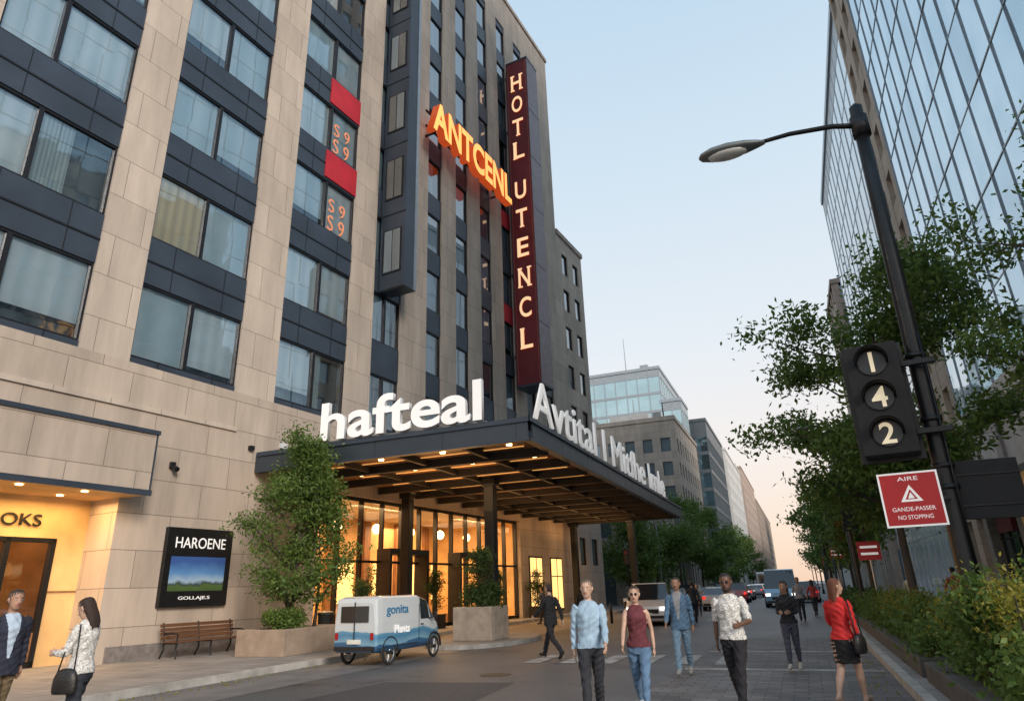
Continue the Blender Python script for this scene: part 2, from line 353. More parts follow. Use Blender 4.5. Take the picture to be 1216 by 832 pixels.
met.box(.0,1.5,24.45,25.4,15.4,ROOF+.5,dmetal); met.box(1.5,1.53,25.2,25.4,15.4,ROOF+.5,steel)
for r in range(8):
    z=16.2+P*r
    met.box(.2,1.3,24.41,24.45,z,z+2.4,frame); met.box(0,1.52,24.43,24.45,z-.9,z-.84,frame)
    gl.poly([(.28,24.395,z+.08),(.72,24.395,z+.08),(.72,24.395,z+2.32),(.28,24.395,z+2.32)],glass); gl.poly([(.78,24.395,z+.08),(1.22,24.395,z+.08),(1.22,24.395,z+2.32),(.78,24.395,z+2.32)],glass)
    cu.poly([(.28,24.405,z+.08),(.72,24.405,z+.08),(.72,24.405,z+2.32),(.28,24.405,z+2.32)],cur[random.choice((1,2,3))]); cu.poly([(.78,24.405,z+.08),(1.22,24.405,z+.08),(1.22,24.405,z+2.32),(.78,24.405,z+2.32)],cur[random.choice((2,3))])
P2=3.63; cols=[28.4,31.3,34.2,37.1,40.0,43.0]; wv=1.4
for i,a in enumerate(cols):
    nxt=cols[i+1] if i<5 else 46.5
    wall.box(-.5,0,a+wv,nxt,ZB,ROOF,stone_pale)
    wall.box(-.5,0,a,a+wv,44.4,ROOF,stone_pale)
    for r in range(10):
        z=8.8+P2*r
        met.box(-.5,-.07,a,a+wv,ZB if r==0 else z-P2+2.35,z,redpan if (i==3 and r in (3,5)) else dmetal)
        window(a,a+wv,z,z+2.35,None)
    met.box(-.5,-.07,a,a+wv,8.8+P2*9+2.35,44.4,dmetal)
wall.box(-22,.12,-8.1,46.6,ROOF,ROOF+.35,stone); wall.box(-12,-4,10,30,ROOF+.35,ROOF+3.5,dmetal)
wall.box(-22,-.5,46.5,52,.1,29.6,blackmatte); wall.box(-22,.1,46.6,52.1,29.6,30,stone)
wall.box(-.5,-.04,46.5,47.6,.1,29.6,stone_pale); wall.box(-.5,-.04,48.8,49.9,.1,29.6,stone_pale); wall.box(-.5,-.04,51.1,52,.1,29.6,stone_pale)
for a in (47.6,49.9):
    for r in range(8):
        z=3.2+3.3*r+.0
        wall.box(-.5,-.04,a,a+1.2,(0.1 if r==0 else z-3.3+1.9),z,stone_pale); window(a,a+1.2,z,z+1.9,None,d=-.2)
    wall.box(-.5,-.04,a,a+1.2,3.2+3.3*7+1.9,29.6,stone_pale)
# portal box + shallow lit recess
met.box(.0,1.0,2,13.7,4.62,6.25,stone); met.box(-.0,1.06,1.9,13.78,6.25,6.37,dmetal); met.box(.98,1.04,1.9,13.78,4.5,4.66,dmetal); met.box(0,1.0,13.7,13.76,4.55,6.25,dmetal)
met.box(-6.2,.98,2.1,13.68,4.52,4.61,warmwall)
for s in np.arange(5.8,13.5,1.6):
    for dd in (.55,-.6): fr.tube([(dd,s,4.49),(dd,s,4.515)],.08,warm,12)
yel=M('lit_yellow_wall',(.72,.48,.22),.6,0,.3,.6)
met.box(-1.5,-1.3,5.2,10.3,.14,4.52,yel); met.box(-1.5,-1.3,12.7,13.5,.14,4.52,yel); met.box(-1.5,-1.3,10.3,12.7,3.4,4.52,yel)
met.box(-5.9,-5.8,9,13.4,.14,4.5,warmwall); met.box(-5.8,-1.5,8.9,9,.14,4.5,warmwall); met.box(-5.8,-1.5,13.38,13.48,.14,4.5,wood)
met.box(-5.78,-5.7,9.8,12.2,.8,3.2,wood)
for s in (10.36,11.5,12.64): fr.box(-1.42,-1.24,s-.06,s+.06,.14,3.4,black)
fr.box(-1.42,-1.24,10.3,12.7,3.3,3.42,black); fr.box(-1.42,-1.24,10.3,12.7,.14,.3,black); fr.box(-1.36,-1.30,10.4,12.6,.3,1.0,wood); fr.box(-1.26,-1.2,11.3,11.34,1.0,1.5,steel)
fr.box(-1.3,-1.27,5.2,10.28,2.0,2.04,wood); fr.box(-1.3,-1.27,12.72,13.48,2.0,2.04,wood)
gl.poly([(-1.33,10.4,1.),(-1.33,12.6,1.),(-1.33,12.6,3.3),(-1.33,10.4,3.3)],glass_door)
for s in (6.0,7.4,8.8): fr.box(-1.3,-1.25,s-.5,s+.5,1.2,3.2,wood)
t=fit_text('OKS',1.0,.32,.05,black,black,'letters',H); place(t,(-1.28,11.2,3.72),(0,1,0))
lamp('AREA','recess_light',(-.2,9.8,4.4),290,H,1.4,7,col=(1,.6,.24))
lamp('AREA','recess_light',(-3.8,11.2,4.3),110,H,3,3)
# lobby glazing
fr.box(-.45,-.3,21.5,38.3,5.45,5.6,black); fr.box(-.45,-.3,21.5,38.3,.14,.3,black); fr.box(-.45,-.31,21.5,38.3,2.95,3.05,black)
for s in np.arange(21.55,38.4,1.394): fr.box(-.47,-.25,s-.05,s+.05,.14,5.6,black)
for s in (27.1,32.7):
    fr.box(-.5,.25,s-1.45,s-1.3,.14,3.3,black); fr.box(-.5,.25,s+1.3,s+1.45,.14,3.3,black); fr.box(-.5,.25,s-1.45,s+1.45,3.3,3.55,black); fr.box(-.3,-.22,s-.04,s+.04,.14,3.3,black)
gl.poly([(-.38,21.5,.14),(-.38,38.3,.14),(-.38,38.3,5.6),(-.38,21.5,5.6)],glass_door)
met.box(-6.19,-.46,21.5,38.3,.1,.15,floorm); met.box(-6.19,-6.1,21.5,38.3,.15,5.6,warmwall)
met.box(-6.1,-.5,21.45,21.56,.15,5.59,warmwall); met.box(-6.1,-.5,38.25,38.35,.15,5.59,warmwall)
for s in np.arange(23,38,2.8):
    met.box(-6.1,-5.9,s-.25,s+.25,.15,5.5,wood); fr.box(-6.08,-6.02,s+.7,s+1.9,1.3,3.3,warmsoft)
    fr.tube([(-3,s,5.55),(-3,s,5.0)],.01,black,6); fr.ell((-3,s,4.75),(.22,.22,.24),warm,12,8)
met.box(-4.6,-3.8,28.5,31.5,.15,1.2,wood); 
for s in (23.5,25,34.5,36): met.box(-2.6,-1.8,s-.5,s+.5,.15,.6,M('sofa',(.2,.1,.06),.8)); 
lamp('AREA','lobby_light',(-3,26,5.3),950,H,6,4,col=(1,.58,.26)); lamp('AREA','lobby_light',(-3,34,5.3),950,H,6,4,col=(1,.58,.26))
fr.box(0,.14,17.8,17.98,6.6,6.75,black)
fr.box(0,.12,14.9,15.05,5.55,5.75,black); fr.tube([(.1,15,5.6),(.28,15,5.5)],.08,black,10)
fr.box(0,.1,19.2,19.5,6.9,7.1,whiteside)
for s in (40.2,43.2): 
    fr.box(0,.05,s-.9,s+.9,.4,3.6,frame); fr.box(.05,.06,s-.8,s+.8,.5,3.5,warmsoft); fr.box(.06,.08,s-.03,s+.03,.5,3.5,frame); fr.box(.06,.078,s-.8,s+.8,2.4,2.46,frame)
wall.build('walls',H); met.build('spandrels_and_metalwork',H); fr.build('window_frames',H); gl.build('window_glass',H); cu.build('curtains',H)
t=fit_text('ANTCENL',9.3,2.15,.5,orange,orangeside,'lit_facade_letters',H,.03); place(t,(.75,27.1,26.3),(0,1,0))
b=MB(); b.box(.0,.75,28,28.1,26.8,26.9,black); b.box(0,.75,35.6,35.7,26.8,26.9,black); b.box(.6,.7,27.2,36.3,26.75,26.85,black); b.box(.6,.7,27.2,36.3,27.8,27.9,black); b.build('letter_rails',H)
for zz in (17.15,21.3):  # glowing glyphs imitate red-orange reflections in the third bay's panes
    for k,ch in enumerate('S9'):
        for q,(dz_,hh) in enumerate(((0,.75),(.95,.65))):
            t=fit_text(ch,.34,hh,.02,reflglow,reflglow,'painted_reflection',H,-.015); place(t,(-.16,20.95+k*.7,zz+dz_),(0,1,0))
BS=empty('hotel_blade_sign',(-19.15,0,0),HR)
b=MB(); b.box(.35,2.05,38.0,39.7,14.0,40.0,signred); b.box(.3,2.12,37.97,39.73,13.85,14.0,dmetal); b.box(.3,2.12,37.97,39.73,40.0,40.15,dmetal)
b.box(2.05,2.1,38.0,39.7,14,40.0,M('sign_edge',(.17,.13,.15),.4,.4,.2)); b.box(.3,.35,37.97,39.7,14,40.0,dmetal)
for z in (16,22,28,34,39): b.box(0,.35,38.4,38.8,z,z+.25,black)
b.box(.42,.45,37.975,38,14.2,39.8,M('sign_trim',(.35,.12,.08),.4)); b.box(1.95,1.98,37.975,38,14.2,39.8,M('sign_trim',(.35,.12,.08),.4))
for z in (18.2,22.4,26.9,31.1,35.3): b.box(2.1,2.115,38,39.7,z,z+.03,black)
b.build('sign_box',BS)
zs=[37.2,35.2,33.1,31.1,27.7,25.4,23.1,20.8,18.6,16.4]
for ch,z in zip('HOTLUTENCL',zs):
    t=fit_text(ch,.88,1.45,.06,cream,orangeside,'sign_letter',BS,.015); place(t,(.76,37.95,z),(1,0,0))
    b=MB()
    if ch in 'HTLN':
        for x0 in ((.72,1.42) if ch in 'HN' else (1.03,) if ch=='T' else (.72,)): b.box(x0,x0+.32,37.9,37.94,z-.0,z+.1,cream)
        if ch in 'HNL':
            for x0 in ((.72,1.42) if ch in 'HN' else (.72,)): b.box(x0,x0+.32,37.9,37.94,z+1.36,z+1.46,cream)
        b.build('serif',BS)

PO=empty('poster_board',(-19.15,0,0),HR)
b=MB(); b.box(.0,.16,15.1,17.45,1.5,3.8,black); 
pm,nt,bb=nodes_of('poster_print'); NN=nt.nodes; LL=nt.links
tcn=NN.new('ShaderNodeTexCoord'); spn=NN.new('ShaderNodeSeparateXYZ'); LL.new(tcn.outputs['Object'],spn.inputs[0])
mrn=NN.new('ShaderNodeMapRange'); mrn.inputs[1].default_value=1.85; mrn.inputs[2].default_value=2.95; LL.new(spn.outputs[2],mrn.inputs[0])
nzn=NN.new('ShaderNodeTexNoise'); nzn.inputs['Scale'].default_value=2.5; nzn.inputs['Detail'].default_value=6; LL.new(tcn.outputs['Object'],nzn.inputs[0])
man=NN.new('ShaderNodeMath'); man.operation='MULTIPLY_ADD'; man.inputs[1].default_value=.3; LL.new(nzn.outputs['Fac'],man.inputs[0]); LL.new(mrn.outputs[0],man.inputs[2])
crn=NN.new('ShaderNodeValToRGB'); ee=crn.color_ramp.elements; ee[0].position=.15; ee[0].color=(.03,.07,.02,1); ee[1].position=1; ee[1].color=(.03,.08,.25,1)
for p,c in ((.38,(.06,.1,.03)),(.42,(.02,.04,.04)),(.5,(.25,.35,.45)),(.7,(.08,.2,.4))): e=ee.new(p); e.color=c+(1,)
LL.new(man.outputs[0],crn.inputs[0]); LL.new(crn.outputs[0],bb.inputs['Base Color']); LL.new(crn.outputs[0],bb.inputs['Emission Color']); bb.inputs['Emission Strength'].default_value=.25
b.box(.16,.165,15.3,17.25,1.95,2.95,pm); b.build('board',PO,bevel=.01)
t=fit_text('HAROENE',1.8,.32,.01,white,white,'title',PO); place(t,(.162,15.38,3.2),(0,1,0))
t=fit_text('GOLLAJE.S',1.1,.12,.01,white,white,'caption',PO); place(t,(.162,15.7,1.68),(0,1,0))

# ---------------------------------------------------------------- CANOPY
CN=empty('entrance_canopy')
wx=lambda y:-19.14+.1*y+.05
b=MB(); Y0,Y1,XE=18.1,46.,-6.9
fasc=M('canopy_fascia',(.06,.078,.1),.4,.5,.15,.5)
b.prism([(wx(Y0),Y0),(XE,Y0),(XE,Y1),(wx(Y1),Y1)],6.15,6.5,fasc)
b.box(wx(Y0),XE,Y0-.06,Y0+.2,5.85,6.56,fasc); b.box(XE-.2,XE+.06,Y0+.2,Y1,5.85,6.56,fasc); b.box(wx(Y1),XE,Y1,Y1+.2,5.85,6.55,fasc)
b.box(wx(Y0)+.1,XE+.1,Y0-.12,Y0-.06,6.4,6.52,dmetal); b.box(XE+.06,XE+.12,Y0-.12,Y1,6.4,6.52,dmetal)
b.box(wx(Y0)+.1,XE+.1,Y0-.09,Y0-.06,5.83,5.9,dmetal); b.box(XE+.06,XE+.09,Y0-.09,Y1,5.83,5.9,dmetal)
for y in np.arange(Y0+3,Y1,3): b.box(XE+.058,XE+.064,y-.008,y+.008,5.9,6.4,black)
for x in np.arange(wx(Y0)+2.5,XE,2.5): b.box(x-.008,x+.008,Y0-.064,Y0-.058,5.9,6.4,black)
b.build('roof_slab',CN)
b=MB()
for i,y in enumerate(np.arange(Y0+2.2,Y1-.3,2.25)):
    b.box(wx(y)+.05,XE-.2,y-.09,y+.09,5.78,6.14,blackmatte)
for y in np.arange(Y0+.3,Y1-.2,.28):
    b.box(wx(y)+.05,XE-.22,y,y+.2,6.06,6.12,wood)
for x in (-9.2,-11.6,-14.0): b.box(x-.07,x+.07,Y0+.2,Y1,5.85,6.05,blackmatte)
b.build('soffit_beams',CN)
b=MB()
for y in np.arange(Y0+1.1,Y1,2.25):
    for x in (-8,-10.4,-12.8,-15.2):
        if x>wx(y)+.5: b.tube([(x,y,6.0),(x,y,6.055)],.09,warm,12)
    b.box(max(wx(y)+.3,-15.5),XE-.8,y+.5,y+.54,6.03,6.055,strip)
b.build('downlights',CN)
for y in (22,30,38,44):
    lamp('AREA','canopy_light',(-11.5,y,5.7),100,CN,3.5)
for y in (22,29,37,43): lamp('AREA','soffit_fill',(-12,y,4.6),110,CN,4.,col=(1,.5,.18),rot=(math.pi,0,0))  # added fill lights without fittings, aimed up to brighten the soffit
b=MB()
for (x,y,w) in ((-11.,24.3,.2),(-15.6,25.6,.2),(-9.9,44,.2),(-14.,44.6,.2)):
    b.box(x-w,x+w,y-w,y+w,0,5.86,black); b.box(x-w-.06,x+w+.06,y-w-.06,y+w+.06,0,.3,black); b.box(x-w-.08,x+w+.08,y-w-.08,y+w+.08,5.6,5.84,black)
b.build('columns',CN,bevel=.015)
t=fit_text('hafteal',6.1,1.35,.16,white,whiteside,'letters_front',CN,.02); place(t,(-14.45,Y0-.02,6.6),(1,0,0))
t=fit_text('Avtital I Mitfhe Imle',22.0,1.35,.07,white,white,'letters_side',CN,.0); place(t,(XE+.0,Y0+.4,6.6),(0,1,0))
b=MB(); b.box(-14.5,-8.3,Y0+.03,Y0+.12,6.5,6.63,steel); b.box(XE-.12,XE-.04,Y0+.5,41,6.5,6.63,steel); b.build('letter_rail',CN)

# ---------------------------------------------------------------- foliage tools
leafA=leafmat('leaf_green',(.055,.12,.025),(.18,.27,.055)); leafB=leafmat('leaf_dark',(.03,.07,.02),(.09,.16,.045)); leafC=leafmat('leaf_yellow',(.15,.17,.02),(.38,.32,.04))
bark=M('bark',(.07,.055,.045),.9,0,.3,6,.8,30,stretch=(1,1,.2))
def leaves(name,centers,sig,n,size,m,parent,seed=1,flat=1.):
    r=np.random.default_rng(seed); C=np.array(centers); k=r.integers(0,len(C),n); S=np.array(sig)
    p=C[k]+r.normal(0,1,(n,3))*(S if S.ndim else S)*np.array([1,1,flat])
    u=r.normal(0,1,(n,3)); u/=np.linalg.norm(u,axis=1)[:,None]; w=np.cross(u,r.normal(0,1,(n,3))); w/=np.linalg.norm(w,axis=1)[:,None]
    sz=(size*r.uniform(.6,1.3,n))[:,None]
    nrm=np.cross(u,w)
    v=np.stack([p-u*sz,p-w*sz*.45+nrm*sz*.12,p+u*sz,p+w*sz*.45+nrm*sz*.12],1).reshape(-1,3)
    me=bpy.data.meshes.new(name); me.vertices.add(4*n); me.vertices.foreach_set('co',v.ravel().astype(np.float32)); me.loops.add(4*n); me.loops.foreach_set('vertex_index',np.arange(4*n,dtype=np.int32))
    me.polygons.add(n); me.polygons.foreach_set('loop_start',np.arange(0,4*n,4,dtype=np.int32)); me.polygons.foreach_set('loop_total',np.full(n,4,dtype=np.int32)); me.update(calc_edges=True); me.validate()
    me.materials.append(m); o=bpy.data.objects.new(name,me); COL.objects.link(o); o.parent=parent; return o
def tree(name,loc,h,cz,cr,nleaf,leaf,tr,seed,m=leafA,nl=9,sig=.4,lean=(0,0),cry=None,taper=0):
    R=random.Random(seed); T=empty(name,loc); b=MB(); cen=[]
    top=Vector((lean[0],lean[1],h*.86))
    def tp(f): return Vector((lean[0]*f*f+.06*math.sin(f*5+seed),lean[1]*f*f+.06*math.cos(f*4+seed),h*.86*f))
    b.tube([tp(f) for f in np.linspace(0,1,9)],[tr*(1.25 if f==0 else 1)*(1-.85*f) for f in np.linspace(0,1,9)],bark,8)
    mid=(cz+h)/2; hz=(h-cz)/2
    for i in range(nl):
        f0=R.uniform(cz*.8/h,.95)/.86; f0=min(f0,.98); s=tp(f0); a=i*2.4+R.uniform(-.4,.4)
        zt=min(h,s.z+R.uniform(.1,.5)*(h-cz)*.6); q_=(zt-cz)/(h-cz)
        rr=cr*math.sqrt(max(.12,1-((zt-mid)/(hz*1.05))**2))*R.uniform(.7,1.05)*(1-taper*max(0,q_-.4))
        e=Vector((top.x*.5+rr*math.cos(a),top.y*.5+(cry/cr if cry else 1)*rr*math.sin(a),zt)); q=s.lerp(e,.5)+Vector((0,0,-.08*rr+R.uniform(-.15,.15)))
        r0=tr*(1-.8*min(f0,1))*.75+.012; b.tube([s,q,e],[r0,r0*.6,.01],bark,6)
        for j in range(5):
            g=R.uniform(.3,1); c0=s.lerp(q,g*2) if g<.5 else q.lerp(e,g*2-1)
            c1=c0+Vector((R.uniform(-1,1),R.uniform(-1,1),R.uniform(-.35,.8)))*cr*.33*(1-taper*.6*max(0,q_-.4))
            b.tube([c0,c0.lerp(c1,.5)+Vector((0,0,.05)),c1],[r0*.4,r0*.25,.006],bark,5); cen+=[c1,c0.lerp(c1,.6)]
        cen+=[e]
    b.build('trunk_and_limbs',T,True)
    cen=[tuple(c) for c in cen]
    leaves('foliage',cen,sig,nleaf,leaf,m,T,seed,.7)
    return T
def shrub(name,loc,dims,n,leaf,m,seed,parent=None):
    T=empty(name,loc,0,parent); R=random.Random(seed); cs=[]; b=MB()
    for i in range(26):
        a=R.uniform(0,6.28); q=math.sqrt(R.random()); c=(dims[0]*.42*q*math.cos(a),dims[1]*.42*q*math.sin(a),dims[2]*R.uniform(.25,.85)*(1-.35*q)); cs.append(c)
        b.tube([(c[0]*.2,c[1]*.2,0),c],[.018,.006],bark,5)
    b.build('stems',T); leaves('foliage',cs,min(dims)*.13,n,leaf,m,T,seed,.9); return T
def hedge(name,x0,x1,y0,y1,z0,h,n,leaf,m,seed):
    T=empty(name,(0,0,0)); R=random.Random(seed); cs=[]
    for i in range(int((y1-y0)*14)):
        y=R.uniform(y0,y1); hh=h*(1+.22*math.sin(y*1.7+seed)+.12*math.sin(y*4.3))
        cs.append((R.uniform(x0+.12,x1-.12),y,z0+hh*R.uniform(.15,.85)))
    leaves('foliage',cs,.13,n,leaf,m,T,seed); b=MB()
    for c in cs[::2]: b.tube([(c[0],c[1],z0),c],[.012,.005],bark,4)
    b.build('stems',T); return T

tree('street_tree',(2.75,22,.14),10.6,4.0,4.1,25000,.1,.13,3,sig=.34,nl=16,lean=(.4,-.3))
tree('street_tree',(6.3,15.5,.14),10.6,5.4,2.9,12000,.085,.12,8,sig=.31,nl=11)
tree('street_tree',(2.9,36,.14),9.,3.2,3.2,10000,.13,.12,5,sig=.42,nl=10)
for i,y in enumerate((52,68,86,110)): tree('street_tree',(3.0,y,.14),8.5,3.2,3.,4500,.17,.12,20+i,sig=.5,nl=8)
for i,(x,y,h) in enumerate(((-12.9,56,7.2),(-12.6,66,9.),(-12.4,78,10.5),(-12.2,94,11),(-12.2,112,11.5),(-12,135,11),(-12,160,11),(-12,190,11))): tree('street_tree',(x,y,.14),h,2.2,3.6 if y>60 else 2.6,6000 if y<100 else 3500,.17 if y<90 else .25,.16,40+i,leafA,sig=.6,nl=9)
PL=empty('stone_planter',(-14.3,17.1,.14)); b=MB()
def planterbox(b,w,l,h,t=.12,m=None):
    m=m or concrete
    b.box(-w,w,-l,-l+t,0,h,m); b.box(-w,w,l-t,l,0,h,m); b.box(-w,-w+t,-l+t,l-t,0,h,m); b.box(w-t,w,-l+t,l-t,0,h,m); b.box(-w+t,w-t,-l+t,l-t,0,h-.08,M('soil',(.05,.035,.025),.95))
plm=M('planter_stone',(.3,.24,.19),.8,0,.2,3,.3,20)
planterbox(b,.85,1.35,.7,.14,plm); b.build('planter_box',PL,bevel=.02)
tree('planter_tree',(-14.35,17.1,.8),6.0,.5,1.5,13500,.065,.07,11,leafA,nl=22,sig=.23,lean=(-.2,0),taper=1.0)
tree('planter_tree',(-14.0,17.7,.8),4.4,.4,1.1,6500,.065,.05,12,leafA,nl=14,sig=.22,taper=.8)
shrub('planter_shrub',(-14.3,16.6,.75),(1.2,1.6,.8),3500,.05,leafA,13)
PL=empty('stone_planter',(-10.4,22.,.13)); b=MB(); planterbox(b,.72,.72,1.05,.14,M('planter_concrete',(.42,.36,.3),.8,0,.2,3,.3,20)); b.build('planter_box',PL,bevel=.03)
shrub('planter_shrub',(-10.4,22,1.1),(1.5,1.5,1.1),5000,.05,leafB,14)
tree('planter_tree',(-10.4,22,1.1),1.8,.1,.5,2500,.05,.03,15,leafB,nl=10,sig=.14)
for i,(x,y) in enumerate(((-16.,23.2),(-15.9,28.6),(-15.2,34),(-14.6,38.6))):
    PL=empty('stone_planter',(x,y,.14)); b=MB(); planterbox(b,.4,.4,.6,.08,blackmatte if i%2 else plm); b.build('planter_box',PL,bevel=.02)
    tree('topiary_conifer',(x,y,.7),1.9,.05,.45,3000,.045,.03,60+i,leafB,nl=14,sig=.13)
hedge('hedge',1.55,2.9,7.0,12.6,.3,1.1,22000,.05,leafA,30); hedge('hedge',1.55,2.9,13.4,27,.3,.85,22000,.055,leafA,31); hedge('hedge',1.55,2.9,28,45,.3,.8,12000,.075,leafB,32)
hedge('flowering_shrub',1.6,3.1,7.5,12.2,1.05,.45,4500,.028,leafC,33); hedge('flowering_shrub',1.6,2.8,14,22,.9,.35,3500,.03,leafC,36)
hedge('hedge',3.4,4.6,8,13,.14,1.3,11000,.055,leafA,34)
b=MB()
for (y0,y1) in ((6.4,12.8),(13.3,27.1),(27.9,45.1)):
    b.box(1.5,2.95,y0,y1,.14,.42,M('planter_dark',(.09,.085,.08),.8,0,.2,3,.3,20))
b.build('planter_kerb',None,bevel=.02)
# fallen leaves near the kerbs
r_=np.random.default_rng(5); cs=[(1.05-abs(r_.normal(0,.25)),r_.uniform(7,26),.012) for _ in range(60)]+[(-11.8+abs(r_.normal(0,.3)),r_.uniform(8,18),.012) for _ in range(60)]
FL=empty('fallen_leaves'); leaves('leaf_litter',cs,np.array([.12,.3,.001]),500,.03,leafC,FL,6)

# ---------------------------------------------------------------- RIGHT BUILDINGS
def cwmat(name,c,rough=.04,bump=.12,sc=.35,metal=.9,c2=None):
    m,nt,b_=nodes_of(name); N=nt.nodes; L=nt.links; tc=N.new('ShaderNodeTexCoord'); nz=N.new('ShaderNodeTexNoise'); nz.inputs['Scale'].default_value=sc; nz.inputs['Detail'].default_value=2
    L.new(tc.outputs['Object'],nz.inputs[0]); bp=N.new('ShaderNodeBump'); bp.inputs['Strength'].default_value=bump; bp.inputs['Distance'].default_value=.3; L.new(nz.outputs['Fac'],bp.inputs['Height']); L.new(bp.outputs[0],b_.inputs['Normal'])
    cr=N.new('ShaderNodeValToRGB'); cr.color_ramp.elements[0].position=.35; cr.color_ramp.elements[1].position=.65; cr.color_ramp.elements[0].color=(c2 or tuple(x*.85 for x in c))+(1,); cr.color_ramp.elements[1].color=c+(1,); L.new(nz.outputs['Fac'],cr.inputs[0]); L.new(cr.outputs[0],b_.inputs['Base Color'])
    b_.inputs['Metallic'].default_value=metal; b_.inputs['Roughness'].default_value=rough; return m
cw1=cwmat('curtain_wall_glass',(.66,.82,.92),.04,.1,.35,.72,(.5,.68,.8)); cw1b=cwmat('curtain_wall_glass_tinted',(.5,.68,.8),.04,.1,.35,.75); cw2=cwmat('curtain_wall_glass_pale',(.72,.82,.88),.15,.1,.3,.5); cw3=cwmat('dark_glass',(.25,.36,.42),.06); cw4=cwmat('teal_glass',(.5,.7,.75),.08,.1,.3,.7)
mull=M('mullion',(.12,.14,.16),.4,.5,.1); mullm=M('mullion_mid',(.2,.24,.28),.4,.4,.1); mullp=M('mullion_pale',(.36,.41,.45),.4,.3,.1); pale=M('pale_cladding',(.5,.5,.49),.6,0,.1,1)
brownst=brickmat('brown_stone',(.42,.35,.28),1.5,.8,.01,.1,.8)
G=empty('glass_office_building'); b=MB(); c=MB(); X=9.
b.box(X+.4,X+30,6,41,0.14,62,M('core_dark',(.05,.055,.06),.7))
ys=np.arange(6,41.01,1.75); zs2=np.arange(9.4,62,3.3); R=random.Random(4)
for i,y in enumerate(ys[:-1]):
    for j,z in enumerate(zs2[:-1]):
        q=[R.uniform(-.014,.014) for _ in range(4)]
        c.poly([(X+.1+q[0],y+.02,z),(X+.1+q[1],y+.02,z+3.3),(X+.1+q[2],y+1.73,z+3.3),(X+.1+q[3],y+1.73,z)],cw1 if R.random()<.85 else cw1b)
for y in ys: b.box(X+.05,X+.15,y-.022,y+.022,9.3,62,mullm)
for z in zs2: b.box(X+.07,X+.14,6,41,z-.03,z+.03,mullp)
b.box(X-.25,X+.4,6,41,8.5,9.3,pale); b.box(X+.05,X+.4,6,41,5.2,8.5,pale); b.box(X-1.6,X+.4,6,41,4.9,5.15,mull)
for y in np.arange(6,41.1,5.83): b.box(X-.1,X+.5,y-.4,y+.4,.14,8.5,M('grey_granite',(.22,.22,.22),.4,0,.2,6))
c.poly([(X+.35,6,.5),(X+.35,6,4.9),(X+.35,41,4.9),(X+.35,41,.5)],cw3)
for y in np.arange(7,41,1.45): b.box(X+.28,X+.38,y-.03,y+.03,.14,4.9,frame)
b.box(X+.2,X+.4,6,41,.14,.5,mull); b.box(X+.27,X+.37,6,41,3.2,3.28,frame)
for y in (9.5,15,21,27,33,38.5): b.box(X+.1,X+.3,y-1.2,y+1.2,3.5,4.3,warmsoft if y in(21,33) else signred)
b.build('frame_and_base',G); c.build('curtain_wall',G)

def bld(name,x0,x1,y0,y1,h,wallm,glassm,fh=3.5,bw=3.,pw=1.2,sp=1.3,proud=.25,z0=.1,base=4.5,roofjunk=True):
    B=empty(name); c=MB(); c.box(x0,x1,y0,y1,z0,h-.3,glassm); c.build('glazing',B); b=MB(); p=proud
    nx=max(1,round((x1-x0)/bw)); ny=max(1,round((y1-y0)/bw)); nf=max(1,int((h-base)/fh))
    for k in range(nf+1):
        z=base+k*fh; zt=min(z+sp,h) if k<nf else h
        b.box(x0-p+.03,x1+p-.03,y0-p+.03,y0,z,zt,wallm)
        b.box(x1,x1+p-.03,y0,y1,z,zt,wallm); b.box(x0-p+.03,x0,y0,y1,z,zt,wallm)
    for i in range(nx+1):
        x=x0+(x1-x0)*i/nx; b.box(max(x-pw/2,x0-p),min(x+pw/2,x1+p),y0-p,y0,z0,h,wallm)
    for i in range(ny+1):
        y=y0+(y1-y0)*i/ny; ya,yb=max(y-pw/2,y0),min(y+pw/2,y1)
        b.box(x1,x1+p,ya,yb,z0,h,wallm); b.box(x0-p,x0,ya,yb,z0,h,wallm)
    b.box(x0-p-.15,x1+p+.15,y0-p-.15,y1+.2,h,h+.6,wallm)
    if roofjunk:
        b.box(x0+(x1-x0)*.3,x0+(x1-x0)*.7,y0+(y1-y0)*.3,y0+(y1-y0)*.7,h+.6,h+3.2,pale); b.tube([((x0+x1)/2,(y0+y1)/2,h),((x0+x1)/2,(y0+y1)/2,h+roofjunk*7)],[.16,.06],steel,5)
        for q in (.15,.8): b.box(x0+(x1-x0)*q,x0+(x1-x0)*(q+.08),y0+2,y0+4,h+.6,h+1.9,steel)
    b.build('walls',B); return B
wg=cwmat('far_window_glass',(.25,.32,.37),.1,.05,.3,.5)
wallA=brickmat('tan_stone',(.42,.37,.32),2.,1.,.01,.08); wallB=brickmat('beige_brick',(.38,.31,.26),1.5,.8,.01,.1); wallW=M('white_cladding',(.6,.6,.59),.7,0,.1,.3); wallP=M('pinkish_stone',(.45,.36,.31),.8,0,.1,.3)
bld('stone_tower',9.4,30,41.6,46.8,70,brownst,wg,3.6,2.6,1.1,1.5,.3)
bld('glass_tower',9.3,30,47.2,78,44,mullp,cw2,3.4,2.4,.06,.1,.05,roofjunk=False)
bld('stone_office_building',9.2,26,84,96,36,wallB,wg,3.5,2.6,1.,1.4)
bld('office_building',9.2,26,97,150,17,wallA,wg,3.6,3.,1.1,1.4)
bld('office_building',9.4,28,152,230,24,wallW,cw3,3.6,3.,.6,1.2)
bld('office_building',9.4,28,235,330,26,wallB,wg,3.6,3.,.6,1.2)
bld('glass_tower',9.4,30,335,370,42,mullp,cw4,3.6,3.,.25,.5)
bld('stone_office_building',-30,-14.2,97,120,24.6,wallA,wg,3.5,2.6,1.2,1.5)
bld('glass_office_tower',-40,-20,126,160,42,mullp,cw4,3.6,2.2,.15,.5,.12,roofjunk=2)
